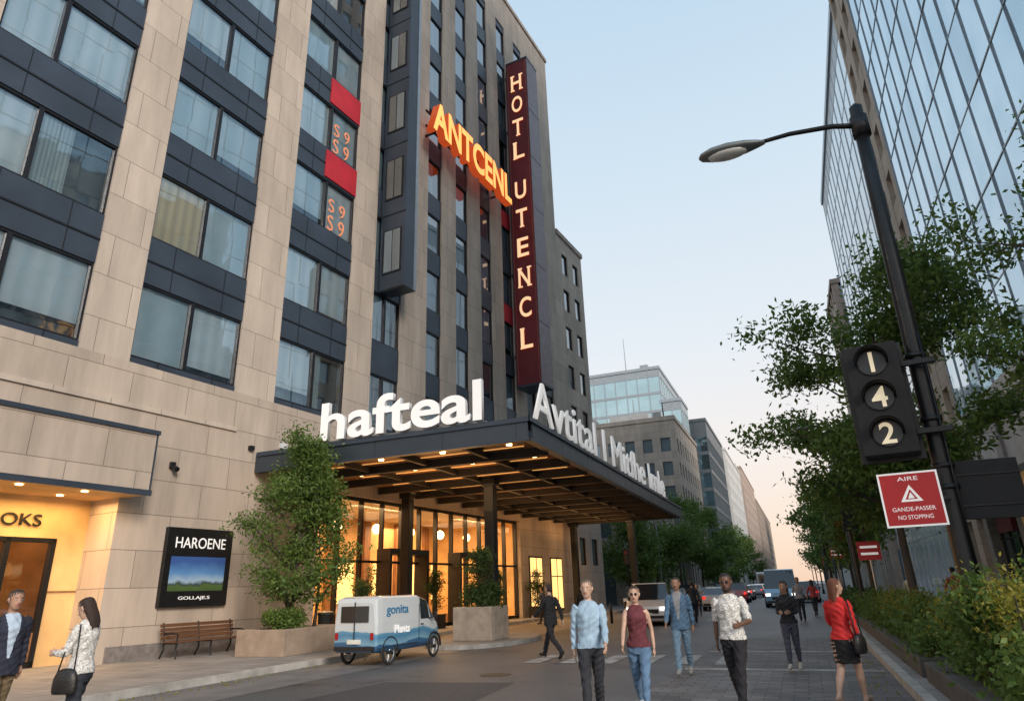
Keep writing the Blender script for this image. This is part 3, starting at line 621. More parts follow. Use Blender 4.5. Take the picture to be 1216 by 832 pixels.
bld('glass_office_tower',-20.,-16.5,126,134,35,mullp,cw4,3.6,2.2,.15,.5,.12,roofjunk=False)
bld('dark_glass_office',-18,-13.6,137,168,33,mull,cw3,3.6,2.2,.2,.7,.12,roofjunk=False)
bld('apartment_building',-24,-13.4,172,215,33,wallW,wg,3.3,2.8,1.,1.3)
bld('apartment_building',-24,-13.2,222,285,36,wallP,wg,3.3,2.8,1.1,1.3)
bld('apartment_building',-24,-13.2,290,420,33,wallB,wg,3.3,3.8,1.5,1.3)
bld('low_building',-34,-14.6,60,92,11.5,wallA,wg,3.6,3.2,1.2,1.3)
# ---------------------------------------------------------------- STREET LAMP w/ signal
LX,LY=2.42,13.
S=empty('street_lamp',(LX,LY,.14)); b=MB()
b.tube([(0,0,0),(0,0,.12),(0,0,.14),(0,0,.5),(0,0,.6),(.02,0,3),(.06,0,7),(.1,0,10.6)],[.27,.27,.2,.19,.165,.15,.14,.125],black,16)
b.tube([(.1,0,10.55),(.1,0,10.68)],[.125,.05],black,16)
b.tube([(.1,0,9.9),(.1,0,10.35)],.17,black,16)
b.tube([(.1,0,10.15),(-.4,0,10.3),(-1.2,0,10.38),(-1.75,0,10.36)],[.06,.055,.05,.045],black,10)
for z in (4.0,5.15,2.85,3.2): b.tube([(.03,0,z),(.03,0,z+.08)],.175,black,16)
b.tube([(.12,-.13,.6),(.13,-.13,5.6)],.02,black,6)
for k in range(8):
    a=k*math.pi/4; b.box(.22*math.cos(a)-.02,.22*math.cos(a)+.02,.22*math.sin(a)-.02,.22*math.sin(a)+.02,.1,.17,steel)
b.build('pole',S,True)
b=MB(); lampgrey=M('lamp_housing',(.2,.22,.22),.45,.4,.1)
n=16
prof=[(-1.7,.05,.05),(-1.85,.12,.09),(-2.1,.21,.13),(-2.45,.26,.16),(-2.8,.24,.14),(-3.02,.14,.08),(-3.08,.03,.03)]
v0=len(b.v)
for (x,ry,rz) in prof:
    for k in range(n):
        a=2*math.pi*k/n; zz=math.sin(a)*rz*(1 if math.sin(a)>0 else .55); b.v.append((x,ry*math.cos(a),10.33+zz))
for i in range(len(prof)-1):
    for k in range(n): b.f.append((v0+i*n+k,v0+i*n+(k+1)%n,v0+(i+1)*n+(k+1)%n,v0+(i+1)*n+k)); b.m.append(b.mi(lampgrey))
b.f.append(tuple(v0+k for k in range(n))); b.m.append(0); e=v0+(len(prof)-1)*n; b.f.append(tuple(e+k for k in range(n))); b.m.append(0)
b.ell((-2.48,0,10.27),(.42,.2,.1),M('lamp_lens',(.6,.62,.6),.2,0,.1),16,8)
b.build('lamp_head',S,True)
TS=empty('traffic_signal',(1.72,12.72,3.6),rad(-8)); b=MB()
b.box(-.42,.42,-.12,.3,0,1.95,blackmatte); b.box(-.5,.5,.3,.33,-.08,2.03,black)
b.box(.42,.95,.05,.13,.3,.4,black); b.box(.42,.95,.05,.13,1.5,1.6,black)
lens=M('signal_lens',(.03,.035,.04),.35,0,.2,4); glyph=M('signal_glyph',(.8,.75,.6),.4,0,0,1,emit=(1,.8,.5),es=.4)
for z in (.35,.98,1.61):
    b.tube([(0,-.12,z),(0,-.15,z)],.235,lens,20)
    for k in range(13):
        a0=math.pi*(-.05+1.1*k/13); a1=math.pi*(-.05+1.1*(k+1)/13)
        pp=lambda a,y,r:(r*math.cos(a),y,z+r*math.sin(a))
        b.poly([pp(a0,-.12,.26),pp(a1,-.12,.26),pp(a1,-.36,.26),pp(a0,-.36,.26)],blackmatte); b.poly([pp(a0,-.12,.245),pp(a1,-.12,.245),pp(a1,-.36,.245),pp(a0,-.36,.245)],blackmatte)
b.build('housing',TS,bevel=.015)
for ch,z in zip('142',(1.61,.98,.35)):
    t=fit_text(ch,None,.36,.02,glyph,glyph,'numeral',TS,.015); place(t,(-t['w']/2,-.16,z-.18),(1,0,0))
RS=empty('warning_sign',(1.85,12.75,2.42),rad(-6)); b=MB(); sr=M('sign_red',(.6,.02,.025),.4,0,.08,2)
b.box(-.44,.44,-.012,.012,0,.88,white); b.box(-.41,.41,-.016,-.012,.03,.85,sr); b.box(.2,.55,.012,.05,.4,.45,black)
b.poly([(-.16,-.02,.4),(.16,-.02,.4),(0,-.02,.67)],white); b.poly([(-.09,-.022,.435),(.09,-.022,.435),(0,-.022,.6)],sr); b.poly([(-.05,-.024,.45),(.05,-.024,.45),(0,-.024,.55)],white)
b.build('panel',RS)
for tx,w,z in (('GANDE-PASSER',.62,.25),('NO STOPPING',.5,.12),('AIRE',.3,.74)):
    t=fit_text(tx,w,.065,.004,white,white,'caption',RS); place(t,(-w/2,-.017,z),(1,0,0))
BK=empty('traffic_sign',(3.0,13.1,2.5),rad(4)); b=MB(); b.box(-.52,.52,-.015,.015,0,.95,blackmatte); b.box(-.5,.5,-.03,-.015,.2,.23,black); b.box(-.5,.5,-.03,-.015,.7,.73,black); b.box(-.7,-.48,-.05,-.015,.21,.24,black); b.box(-.7,-.48,-.05,-.015,.71,.74,black); b.build('panel',BK,bevel=.01)

def smalllamp(loc,h=7,arm=-1.2):
    S=empty('street_lamp',loc); b=MB(); b.tube([(0,0,0),(0,0,.5),(0,0,.55),(0,0,h)],[.14,.13,.08,.06],black,8); b.tube([(0,0,h-.1),(arm*.5,0,h+.15),(arm,0,h+.1)],[.04,.035,.03],black,6); b.ell((arm-.3*np.sign(arm),0,h+.06),(.4,.16,.09),lampgrey,10,6); b.build('pole',S,True)
for y in (30,48,66,90,120,160): smalllamp((1.9,y,.14),7.5)
for y in (58,82,115,150,200): smalllamp((-12.6,y,.14),7.5,1.4)
def smallsignal(loc):
    S=empty('traffic_signal',loc); b=MB(); b.tube([(0,0,0),(0,0,4.2)],.07,black,8); b.box(-.2,.2,-.25,.1,3.1,4.2,blackmatte)
    for z,m_ in ((3.95,signred),(3.65,lens),(3.35,lens)): b.tube([(0,-.25,z),(0,-.28,z)],.13,m_,12)
    b.build('signal_pole',S)
smallsignal((1.75,26.5,.14)); smallsignal((-11.5,49,0)); smallsignal((1.75,52,.14))
for (x,y,h) in ((2.0,24,2.6),(1.9,43,3.2)):
    S=empty('parking_sign',(x,y,.14)); b=MB(); b.tube([(0,0,0),(0,0,h)],.035,steel,8); b.box(-.32,.32,-.05,-.03,h-.55,h,sr); b.box(-.24,.24,-.055,-.05,h-.2,h-.13,white); b.box(-.24,.24,-.055,-.05,h-.4,h-.33,white); b.build('sign',S)
F=empty('flag',(-11.6,62,0)); b=MB(); b.tube([(0,0,0),(0,0,12)],[.07,.03],steel,8); fl=M('flag_red',(.5,.05,.06),.8); flb=M('flag_blue',(.04,.06,.25),.8)
for k in range(7):
    z0_=11.8-k*.2
    for i in range(8):
        x0_,x1_=i*.14,(i+1)*.14; yy=lambda x:.15*math.sin(x*6)
        b.poly([(x0_,yy(x0_),z0_-x0_*1.3),(x1_,yy(x1_),z0_-x1_*1.3),(x1_,yy(x1_),z0_-.2-x1_*1.3),(x0_,yy(x0_),z0_-.2-x0_*1.3)],(flb if (i<3 and k<4) else (fl if k%2==0 else white)))
b.build('flag_and_pole',F)
for i,y in enumerate((40,55,75,100)):
    S=empty('street_banner',(2.6,y,.14)); b=MB(); b.tube([(0,0,0),(0,0,4.6)],.05,black,8); b.box(-.65,-.05,-.01,.01,2.9,4.4,sr); b.box(-.7,0,-.02,.02,4.4,4.45,black); b.build('banner',S)

BN=empty('park_bench',(-16.75,16.2,.14),HR); b=MB(); bw_=M('bench_wood',(.13,.06,.03),.5,0,.3,3,stretch=(8,.5,8))
for i in range(4): b.box(-.22+i*.13,-.11+i*.13,-1.25,1.25,.43,.46,bw_)
for i in range(4): b.box(-.33-.03*i,-.30-.03*i,-1.25,1.25,.5+i*.11,.59+i*.11,bw_)
for y in (-1.15,0,1.15):
    b.tube([(.3,y,0),(.24,y,.25),(.27,y,.42)],.025,black,8); b.tube([(-.42,y,0),(-.28,y,.25),(-.3,y,.45),(-.42,y,.95)],.025,black,8); b.box(-.3,.28,y-.02,y+.02,.39,.43,black)
    if y: b.tube([(.26,y,.42),(.28,y,.64),(.1,y,.67),(-.36,y,.66)],.022,black,8)
b.build('bench',BN)
for i,(x,y) in enumerate(((-11.6,28),(-11.6,31),(-11.6,34),(-11.6,37))):
    B_=empty('bollard',(x+2.6,y,0)); b=MB(); b.tube([(0,0,0),(0,0,.85),(0,0,.92)],[.07,.07,.03],black,12); b.build('post',B_,True)
LB=empty('litter_bin',(-15.8,20.6,.14)); b=MB(); b.tube([(0,0,0),(0,0,.9),(0,0,.92),(0,0,1.0),(0,0,1.05)],[.26,.28,.3,.28,.1],black,16); b.build('bin',LB)

# ---------------------------------------------------------------- vehicles
carglass=M('car_glass',(.02,.025,.03),.05,.0,.1,coat=1.)
headl=M('headlight',(.8,.8,.8),.2,0,0,emit=(1,.95,.85),es=2.5); taill=M('taillight',(.5,.01,.01),.3,0,0,emit=(1,.03,.02),es=1.5); plate=M('number_plate',(.7,.7,.65),.5)
taild=M('taillight_unlit',(.35,.01,.01),.25,0,0)
def wheel(b,x,y,r,w,hub=steel):
    sg=1 if x>0 else -1
    b.tube([(x-w/2,y,r),(x+w/2,y,r)],r,tyre,20); b.tube([(x+sg*w/2,y,r),(x+sg*(w/2+.01),y,r)],r*.62,hub,12)
    for k in range(5):
        a=k*1.2566; b.box(x+sg*(w/2+.008),x+sg*(w/2+.02),y+math.cos(a)*r*.35-.03,y+math.cos(a)*r*.35+.03,r+math.sin(a)*r*.35-.03,r+math.sin(a)*r*.35+.03,blackmatte)
def car(name,loc,rz,col,kind='suv',L_=4.6,Wd=1.85,Ht=1.68,wr=.35):
    C=empty(name,loc,rz); pm_=M('carpaint_%.2f_%.2f_%.2f'%col,col,.25,0,.03,1,coat=1.); b=MB(); w=Wd/2; h=L_/2
    if kind=='suv': st=[(h,.62,.62,.86,0,0),(h-.08,.80,.80,.93,0,0),(h-.95,1.0,1.0,.97,0,0),(h-1.2,1.05,1.05,.97,1,1),(h-1.85,1.05,Ht-.06,.80,0,0),(h-1.93,1.05,Ht-.02,.79,1,0),(h-2.75,1.05,Ht,.79,0,0),(h-2.85,1.05,Ht,.79,1,0),(.45-h,1.05,Ht-.04,.78,0,1),(.12-h,1.05,1.08,.92,0,0),(-h,.7,.7,.9,0,0)]
    elif kind=='sedan': st=[(h,.55,.55,.86,0,0),(h-.08,.7,.7,.93,0,0),(h-1.0,.88,.88,.97,0,0),(h-1.3,.92,.92,.97,1,1),(h-2.0,.92,Ht-.04,.76,0,0),(h-2.08,.92,Ht,.76,1,0),(h-2.8,.92,Ht,.76,0,0),(h-2.88,.92,Ht,.76,1,0),(1.15-h,.92,Ht-.08,.75,1,1),(.6-h,.95,.96,.9,0,0),(.08-h,.93,.93,.9,0,0),(-h,.65,.65,.86,0,0)]
    elif kind=='bus': st=[(h,.6,.6,.95,0,0),(h-.05,1.0,1.0,.97,1,1),(h-.25,1.1,Ht-.35,.97,0,0),(h-.4,1.1,Ht,.97,1,0),(h-3.4,1.1,Ht,.97,0,0),(h-3.5,1.1,Ht,.97,1,0),(h-6.8,1.1,Ht,.97,0,0),(h-6.9,1.1,Ht,.97,1,0),(.3-h,1.1,Ht,.97,0,0),(-h,1.1,Ht-.1,.95,0,0)]
    else: st=[(h,.7,.7,.88,0,0),(h-.07,.95,.95,.95,0,0),(h-.55,1.2,1.2,.97,1,1),(h-1.25,1.2,Ht-.1,.86,0,0),(h-1.35,1.2,Ht-.04,.86,1,0),(h-2.1,1.2,Ht,.87,0,0),(.1-h,1.2,Ht-.03,.87,0,0),(-h,1.2,Ht-.12,.85,0,0)]
    rows=[]
    for (y,zb,zr,wr_,sg,tg) in st:
        i=len(b.v); ww=w*(.93 if abs(abs(y)-h)<.1 else 1)
        b.v+=[(-ww*.94,y,.28),(-ww,y,.5),(-ww*.985,y,zb-.06),(-ww*.95,y,zb),(-w*wr_,y,zr),(w*wr_,y,zr),(ww*.95,y,zb),(ww*.985,y,zb-.06),(ww,y,.5),(ww*.94,y,.28)]; rows.append(i)
    pi=b.mi(pm_); gi=b.mi(carglass)
    for k in range(len(st)-1):
        a,c_=rows[k],rows[k+1]
        for j in range(9):
            mi_=pi
            if j in(3,5) and (st[k][4]): mi_=gi
            if j==4 and st[k][5]: mi_=gi
            b.f.append((a+j,a+j+1,c_+j+1,c_+j)); b.m.append(mi_)
        b.f.append((a,c_,c_+9,a+9)); b.m.append(b.mi(blackmatte))
    b.f.append(tuple(rows[0]+9-j for j in range(10))); b.m.append(pi); b.f.append(tuple(rows[-1]+j for j in range(10))); b.m.append(pi)
    b.build('body',C,False,.02)
    b=MB()
    for yy in (h-.85,-h+.85):
        for sgn in (1,-1):
            b.tube([(sgn*(w-.02),yy,wr+.03),(sgn*(w+.006),yy,wr+.03)],wr+.07,blackmatte,20); wheel(b,sgn*(w-.11),yy,wr,.24)
    zl=.72 if kind not in('van','bus') else .85
    for sgn in (1,-1):
        b.box(sgn*w*.62,sgn*w*.9,h-.06,h+.012,zl-.1,zl+.05,headl); b.box(sgn*w*.68,sgn*w*.9,-h-.012,-h+.05,zl,zl+.16,taill)
        b.box(sgn*(w-.02),sgn*(w+.2),h-1.62,h-1.5,1.0,1.14,pm_)
    b.box(-w*.55,w*.55,h-.05,h+.015,.5,.68,blackmatte); b.box(-w*.85,w*.85,h-.05,h+.02,.3,.42,blackmatte); b.box(-.26,.26,h,h+.028,.42,.53,plate)
    b.box(-w*.85,w*.85,-h-.02,-h+.05,.3,.45,blackmatte); b.box(-.26,.26,-h-.022,-h,.58,.69,plate)
    if kind in('van','bus'): b.box(-w*.7,w*.7,-h-.012,-h+.02,1.3,Ht-.35,carglass)
    b.build('wheels_and_lights',C); return C
car('parked_car',(-6.9,33.5,0),rad(186),(.75,.76,.77),'suv',4.7,1.95,1.8)
car('delivery_van',(-1.6,54,0),rad(180),(.12,.32,.52),'van',5.6,2.2,2.5)
car('city_bus',(-5.6,120,0),0,(.6,.62,.64),'bus',11,2.5,3.1,.48)
car('parked_car',(-8.9,52,0),0,(.3,.32,.34),'sedan',4.6,1.8,1.42)
car('parked_car',(-8.9,60,0),0,(.05,.05,.06),'suv'); car('parked_car',(-8.8,70,0),0,(.5,.5,.5),'sedan',4.6,1.8,1.42)
cols_=[(.5,.03,.03),(.6,.6,.6),(.05,.06,.08),(.4,.42,.45),(.1,.12,.2),(.7,.7,.7),(.35,.02,.02)]
for i,(x,y) in enumerate(((-5.6,66),(-5.8,76),(-2.2,70),(-5.4,88),(-1.9,82),(-5.6,100),(-2.,97),(-2.,112),(-5.6,140),(-2.1,128),(-8.8,85),(-8.8,100),(.1,72),(.1,84),(.1,100),(-5.6,50),(-2,150),(-5.6,160),(.1,63))):
    car('car',(x,y,0),rad(180) if -2.3<x<-1.8 else 0,cols_[i%7],'sedan' if i%2 else 'suv',4.5,1.8,1.45 if i%2 else 1.65)
MV=empty('three_wheeled_cargo_van',(-10.55,16.55,0),rad(-2)); b=MB()
vw,vn,b0=nodes_of('van_livery'); NN=vn.nodes; LL=vn.links; tcn=NN.new('ShaderNodeTexCoord'); spn=NN.new('ShaderNodeSeparateXYZ'); LL.new(tcn.outputs['Object'],spn.inputs[0])
nzn=NN.new('ShaderNodeTexNoise'); nzn.inputs['Scale'].default_value=1.2; LL.new(tcn.outputs['Object'],nzn.inputs[0]); man=NN.new('ShaderNodeMath'); man.operation='MULTIPLY_ADD'; man.inputs[1].default_value=.35; LL.new(nzn.outputs['Fac'],man.inputs[0]); LL.new(spn.outputs[2],man.inputs[2])
crn=NN.new('ShaderNodeValToRGB'); ee=crn.color_ramp.elements; ee[0].position=.45; ee[0].color=(.02,.06,.14,1); ee[1].position=1.; ee[1].color=(.56,.62,.66,1)
for p,c in ((.68,(.04,.13,.27)),(.7,(.2,.38,.5)),(.86,(.07,.22,.4)),(.955,(.12,.32,.48)),(.96,(.5,.58,.63))): e=ee.new(p); e.color=c+(1,)
LL.new(man.outputs[0],crn.inputs[0]); LL.new(crn.outputs[0],b0.inputs['Base Color']); b0.inputs['Roughness'].default_value=.3; b0.inputs['Coat Weight'].default_value=.6
st=[(-1.55,.36,1.45,.52,.58,0),(-1.5,.32,1.58,.62,.66,0),(-1.3,.3,1.63,.64,.68,0),(.35,.3,1.63,.64,.68,0),(.45,.3,1.6,.63,.68,1),(.95,.3,1.5,.56,.66,0),(1.02,.3,1.44,.54,.65,2),(1.42,.3,.98,.5,.6,0),(1.6,.34,.85,.44,.54,0),(1.68,.4,.7,.38,.48,0)]
rows=[]
for (y,zb,zt,wt,wm,g) in st:
    zm=min(1.0,zt-.08); i=len(b.v); b.v+=[(-wm*.9,y,zb),(-wm,y,zb+.12),(-wm,y,zm),(-wt,y,zt-.03),(-wt*.8,y,zt),(wt*.8,y,zt),(wt,y,zt-.03),(wm,y,zm),(wm,y,zb+.12),(wm*.9,y,zb)]; rows.append(i)
for k in range(len(st)-1):
    a,c_=rows[k],rows[k+1]
    for j in range(9):
        g=st[k][5]; m_=vw
        if g==1 and j in(2,6): m_=carglass
        if g==2 and j in(3,4,5,2,6): m_=carglass
        b.f.append((a+j,a+j+1,c_+j+1,c_+j)); b.m.append(b.mi(m_))
    b.f.append((a,c_,c_+9,a+9)); b.m.append(b.mi(blackmatte))
b.f.append(tuple(rows[0]+j for j in range(10))); b.m.append(b.mi(vw)); b.f.append(tuple(rows[-1]+9-j for j in range(10))); b.m.append(b.mi(vw))
b.build('body',MV,False,.03)
b=MB()
def bikewheel(x,y,r):
    pts=[(x,y+r*.9*math.cos(a),r+r*.9*math.sin(a)) for a in np.linspace(0,2*math.pi,25)]; b.tube(pts,r*.13,tyre,8,False)
    pts=[(x,y+r*.75*math.cos(a),r+r*.75*math.sin(a)) for a in np.linspace(0,2*math.pi,25)]; b.tube(pts,r*.05,steel,6,False)
    for a in np.linspace(0,2*math.pi,14,endpoint=False): b.tube([(x,y,r),(x,y+r*.75*math.cos(a),r+r*.75*math.sin(a))],.006,steel,4)
    b.tube([(x-.06,y,r),(x+.06,y,r)],.05,blackmatte,10)
bikewheel(.64,-.95,.29); bikewheel(-.62,-.95,.29); bikewheel(.64,1.2,.27); bikewheel(-.6,1.2,.27)
for yy,r in ((-.95,.36),(1.2,.34)):
    pts=[(.66,yy+r*math.cos(a),.29+r*math.sin(a)) for a in np.linspace(-.1,math.pi+.1,14)]; b.tube(pts,.03,blackmatte,6)
b.box(-.6,.6,-1.58,-1.5,.36,.46,blackmatte); b.box(-.42,.42,-1.575,-1.545,1.02,1.4,carglass); b.box(.5,.58,-1.575,-1.5,.62,.78,taild); b.box(-.58,-.5,-1.575,-1.5,.62,.78,taild); b.box(.28,.42,1.62,1.7,.55,.68,headl); b.box(-.2,.2,-1.58,-1.55,.52,.62,plate); b.box(-.006,.006,-1.578,-1.55,.5,1.5,blackmatte)
b.box(.68,.69,-1.3,.3,.42,.44,blackmatte); b.box(.683,.69,.36,.375,.5,1.4,blackmatte); b.box(.683,.692,.45,.6,.86,.89,black); b.tube([(.66,.9,1.0),(.82,.95,1.05)],.02,blackmatte,6); b.ell((.86,.95,1.1),(.05,.03,.09),blackmatte)
b.build('wheels_and_trim',MV)
logo=M('logo_blue',(.03,.2,.4),.4); t=fit_text('gonita',1.0,.28,.01,logo,logo,'logo',MV,.01); place(t,(.672,-1.15,1.12),(0,1,-.0)); t=fit_text('Plants',.7,.2,.01,white,white,'logo',MV,.01); place(t,(.69,-.8,.72),(0,1,0))

# ---------------------------------------------------------------- PEOPLE
def catmull(P_,n):
    P_=np.array(P_,float); out=[]; m=len(P_)
    for i in range(m-1):
        p0=P_[max(i-1,0)];p1=P_[i];p2=P_[i+1];p3=P_[min(i+2,m-1)]
        for t in np.linspace(0,1,n,endpoint=False): out.append(.5*((2*p1)+(-p0+p2)*t+(2*p0-5*p1+4*p2-p3)*t*t+(-p0+3*p1-3*p2+p3)*t**3))
    out.append(P_[-1]); return np.array(out)
class Body:
    def __init__(s): s.v=[]; s.f=[]; s.lab=[]
    def rings(s,cs,us,vs,ru,rv,labs,n=14):
        b=len(s.v); K=len(cs)
        for i in range(K):
            for k in range(n):
                a=2*math.pi*k/n; s.v.append(np.array(cs[i])+np.array(us[i])*math.cos(a)*ru[i]+np.array(vs[i])*math.sin(a)*rv[i]); s.lab.append(labs[i])
        for i in range(K-1):
            for k in range(n): s.f.append((b+i*n+k,b+i*n+(k+1)%n,b+(i+1)*n+(k+1)%n,b+(i+1)*n+k))
        s.f.append(tuple(b+n-1-k for k in range(n))); e=b+(K-1)*n; s.f.append(tuple(e+k for k in range(n)))
    def tube(s,pts,r,lab,n=12,sub=4,flat=1.,ref=(0,1,0)):
        A=catmull([list(p)+[q] for p,q in zip(pts,r)],sub); C=A[:,:3]; Rr=np.maximum(A[:,3],.002); K=len(C); us=[];vs=[]; ref=np.array(ref,float)
        for i in range(K):
            t=C[min(i+1,K-1)]-C[max(i-1,0)]; t/=np.linalg.norm(t)+1e-9; u=ref-t*ref.dot(t)
            if np.linalg.norm(u)<.15: q=np.array([1,0,.3]); u=q-t*q.dot(t)
            u/=np.linalg.norm(u); us.append(u); vs.append(np.cross(t,u))
        if callable(lab): labs=[lab(i/(K-1)) for i in range(K)]
        else: labs=[lab]*K
        s.rings(C,us,vs,Rr,Rr*flat,labs,n)
    def stack(s,rows,lab,n=20,sub=4,T=None):
        A=catmull(rows,sub); K=len(A); b=len(s.v)
        c=[(0,a[1],a[0]) for a in A]; s.rings(c,[(1,0,0)]*K,[(0,1,0)]*K,np.maximum(A[:,2],.003),np.maximum(A[:,3],.003),[lab(a[0]) if callable(lab) else lab for a in A],n)
        if T is not None:
            for i in range(b,len(s.v)): s.v[i]=T(s.v[i])
PM={}
def pmat(col,rough=.85,bump=.35,bs=14,pat=None):
    k=(tuple(col),rough,pat)
    if k not in PM:
        m=M('cloth_%d'%len(PM) if rough>.6 else 'skin_%d'%len(PM),tuple(col),rough,0,.15 if not pat else .5,9 if not pat else 45,bump,bs,stretch=(1,1,1)); PM[k]=m
    return PM[k]
def person(name,loc,heading,Ht=1.75,fem=False,top=(.3,.3,.3),bottom=(.03,.03,.04),skin=(.5,.3,.2),hair=(.03,.02,.015),shoe=(.02,.02,.02),
           stride=1.,arms=((-18,10,12),(22,14,20)),sleeve='long',legs='pants',longhair=False,beard=False,jacket=False,pat=None,headyaw=0,headpitch=0,glasses=False,vox=.0075,bag=None,phone=False,inner=None,flip=False):
    B=Body(); k=Ht/1.75
    sw=.165 if fem else .185; hipx=.085
    def leg(sd_,a,bn,fp):
        a=rad(a);bn=rad(bn);fp=rad(fp)
        hp=np.array([sd_*hipx,0,.92]); kn=hp+.43*np.array([0,math.sin(a),-math.cos(a)]); kn[0]=sd_*.075; an=kn+.41*np.array([0,math.sin(a-bn),-math.cos(a-bn)]); an[0]=sd_*.06
        if legs=='pants':
            rr=[.1 if not fem else .1,.088,.064,.062,.054 if not fem else .045,.05 if not fem else .038]
            pts=[hp+[0,0,.02],hp*.55+kn*.45,kn,kn*.6+an*.4,kn*.2+an*.8,an+np.array([0,0,-.02])]
            B.tube(pts,rr,'bottom',14,4)
        else:
            rr=[.1,.085,.055,.056,.036,.034]; pts=[hp,hp*.55+kn*.45,kn,kn*.6+an*.4+[0,-.01,0],kn*.15+an*.85,an]
            B.tube(pts,rr,'skin',14,4)
        fwd=np.array([0,math.cos(fp),math.sin(fp)]); upv=np.array([0,-math.sin(fp),math.cos(fp)])
        heel=an-fwd*.055-upv*.045; toe=an+fwd*.17-upv*.062
        B.tube([heel-fwd*.01,heel+fwd*.03,an*.5+(heel+toe)*.25+fwd*.02-upv*.005,toe-fwd*.07,toe,toe+fwd*.02],[.022,.036,.042,.04,.032,.018],'shoe',12,3,1.0,ref=(0,0,1))
        B.tube([an+upv*.01,an-upv*.04],[.038,.04],'shoe' if legs=='pants' else 'skin',10,2)
    sA,sB=(1,-1) if not flip else (-1,1)
    if stride>0:
        leg(sA,24*stride,6*stride+2,10*stride); leg(sB,-14*stride,26*stride,-32*stride)
    else: leg(1,2,3,0); leg(-1,-2,2,0)
    hw=.012 if fem else 0
    B.stack([(.80,0,.13,.1),(.86,-.005,.152+hw,.115),(.93,-.008,.158+hw,.12),(1.0,-.004,.145,.108),(1.06,0,.13 if fem else .142,.096)],'bottom')
    wst=.118 if fem else .14; ch=.145 if fem else .158
    hem=.90 if not jacket else .80
    sl=.012 if not jacket else .024
    rows=[(hem,-.005,.157+hw+sl,.121+sl),(hem+.05,-.004,.154+hw+sl,.118+sl),(1.04,0,wst+.008+sl,.1+sl),(1.12,.002,wst+sl,.097+sl),(1.22,.006,ch-.008+sl*.8,.108+sl*.8),(1.31,.008,ch+sl*.7,.116+(.012 if fem else 0)+sl*.6),(1.39,0,ch+.002,.104),(1.435,-.004,ch-.03,.084),(1.468,-.006,.1,.072),(1.488,-.004,.066,.062)]
    B.stack(rows,'top',22)
    if fem: 
        for s_ in (1,-1): B.tube([(s_*.062,.07,1.29),(s_*.062,.105,1.285),(s_*.062,.125,1.28)],[.055,.05,.02],'top',12,2)
    if legs=='skirt': B.stack([(.58,.0,.175,.15),(.62,0,.178,.152),(.75,0,.185,.15),(.9,0,.182,.14),(1.0,0,.15,.118)],'bottom',22)
    B.tube([(0,-.012,1.45),(0,-.006,1.5),(0,.008,1.57)],[.06,.052,.05],'skin',14,3)
    hands=[]
    for s_,(swg,el,ab) in zip((1,-1),arms):
        a=rad(swg);e=rad(swg+el);o=rad(ab); S_=np.array([s_*(sw-.012),0,1.4])
        d1=np.array([s_*math.sin(o),math.sin(a)*math.cos(o),-math.cos(a)*math.cos(o)]); E_=S_+d1*.285
        inn=.0 if el<40 else (.45 if el<100 else .35)
        d2=np.array([s_*(math.sin(o)*.3-inn),math.sin(e),-math.cos(e)]); d2/=np.linalg.norm(d2); W_=E_+d2*.245
        g=(.86 if fem else .94)*(1.12 if jacket else 1)
        tr={'long':2,'short':.32,'none':-.1,'roll':.56}[sleeve]
        loose=lambda t,r:(r*(1.12 if t<tr else .86))
        ts=[0,.12,.3,.5,.56,.75,1.]; rr=[.06,.058,.05,.044,.043,.041,.031]
        pts=[S_+np.array([-s_*.03,0,.01]),S_+d1*.05,S_+d1*.17,E_-d1*.02,E_+d2*.02,E_+d2*.12,W_]
        B.tube(pts,[loose(t,q)*g for t,q in zip(ts,rr)],lambda t:'top' if t<tr else 'skin',12,5)
        hx=np.cross(d2,np.array([s_,0,0.])); 
        if np.linalg.norm(hx)<.2: hx=np.array([0,0,1.])
        hx/=np.linalg.norm(hx); nr=np.cross(hx,d2)*1.; nr=nr if nr[0]*(-s_)>0 else -nr
        wv_=hx if hx[1]>0 else -hx
        hs=.92 if fem else 1.
        B.tube([W_-d2*.01,W_+d2*.03*hs,W_+d2*.065*hs,W_+d2*.095*hs],[.026*hs,.036*hs,.04*hs,.036*hs],'skin',12,3,.45,ref=wv_)
        for q,(off,ln) in enumerate(((.03,.066),(.0105,.078),(-.0095,.072),(-.029,.056))):
            p0=W_+d2*.085*hs+wv_*off*hs; p1=p0+(d2*.95+nr*.2+wv_*off*2.5)*ln*.45; p2=p1+(d2*.8+nr*.6)*ln*.33; p3=p2+(d2*.5+nr*.85)*ln*.28
            B.tube([p0,p1,p2,p3],[.0095,.009,.0085,.007],'skin',8,2)
        p0=W_+d2*.03*hs+wv_*.03*hs; p1=p0+(d2*.6+wv_*.6+nr*.3)*.035; p2=p1+(d2*.9+wv_*.2+nr*.4)*.032
        B.tube([p0,p1,p2],[.013,.0115,.009],'skin',8,3)
        hands.append((W_+d2*.08+nr*.03,d2,nr))
    R_=Matrix.Rotation(rad(headyaw),3,'Z')@Matrix.Rotation(rad(-headpitch),3,'X'); piv=Vector((0,.0,1.53)); HC=Vector((0,.022,1.637))
    def T(p):
        v=Vector(p)+HC; return np.array((R_@(v-piv)+piv)[:])
    B.stack([(-.118,.038,.02,.02),(-.108,.036,.038,.036),(-.085,.026,.052,.058),(-.055,.014,.062,.074),(-.02,.004,.069,.086),(.02,-.002,.074,.094),(.06,-.005,.073,.092),(.09,-.008,.058,.075),(.108,-.008,.035,.048),(.115,-.008,.01,.012)],'skin',20,3,T)
    i0=len(B.v); B.tube([(0,.082,.012),(0,.096,-.012),(0,.107,-.034),(0,.094,-.042)],[.009,.011,.014,.009],'skin',8,3)
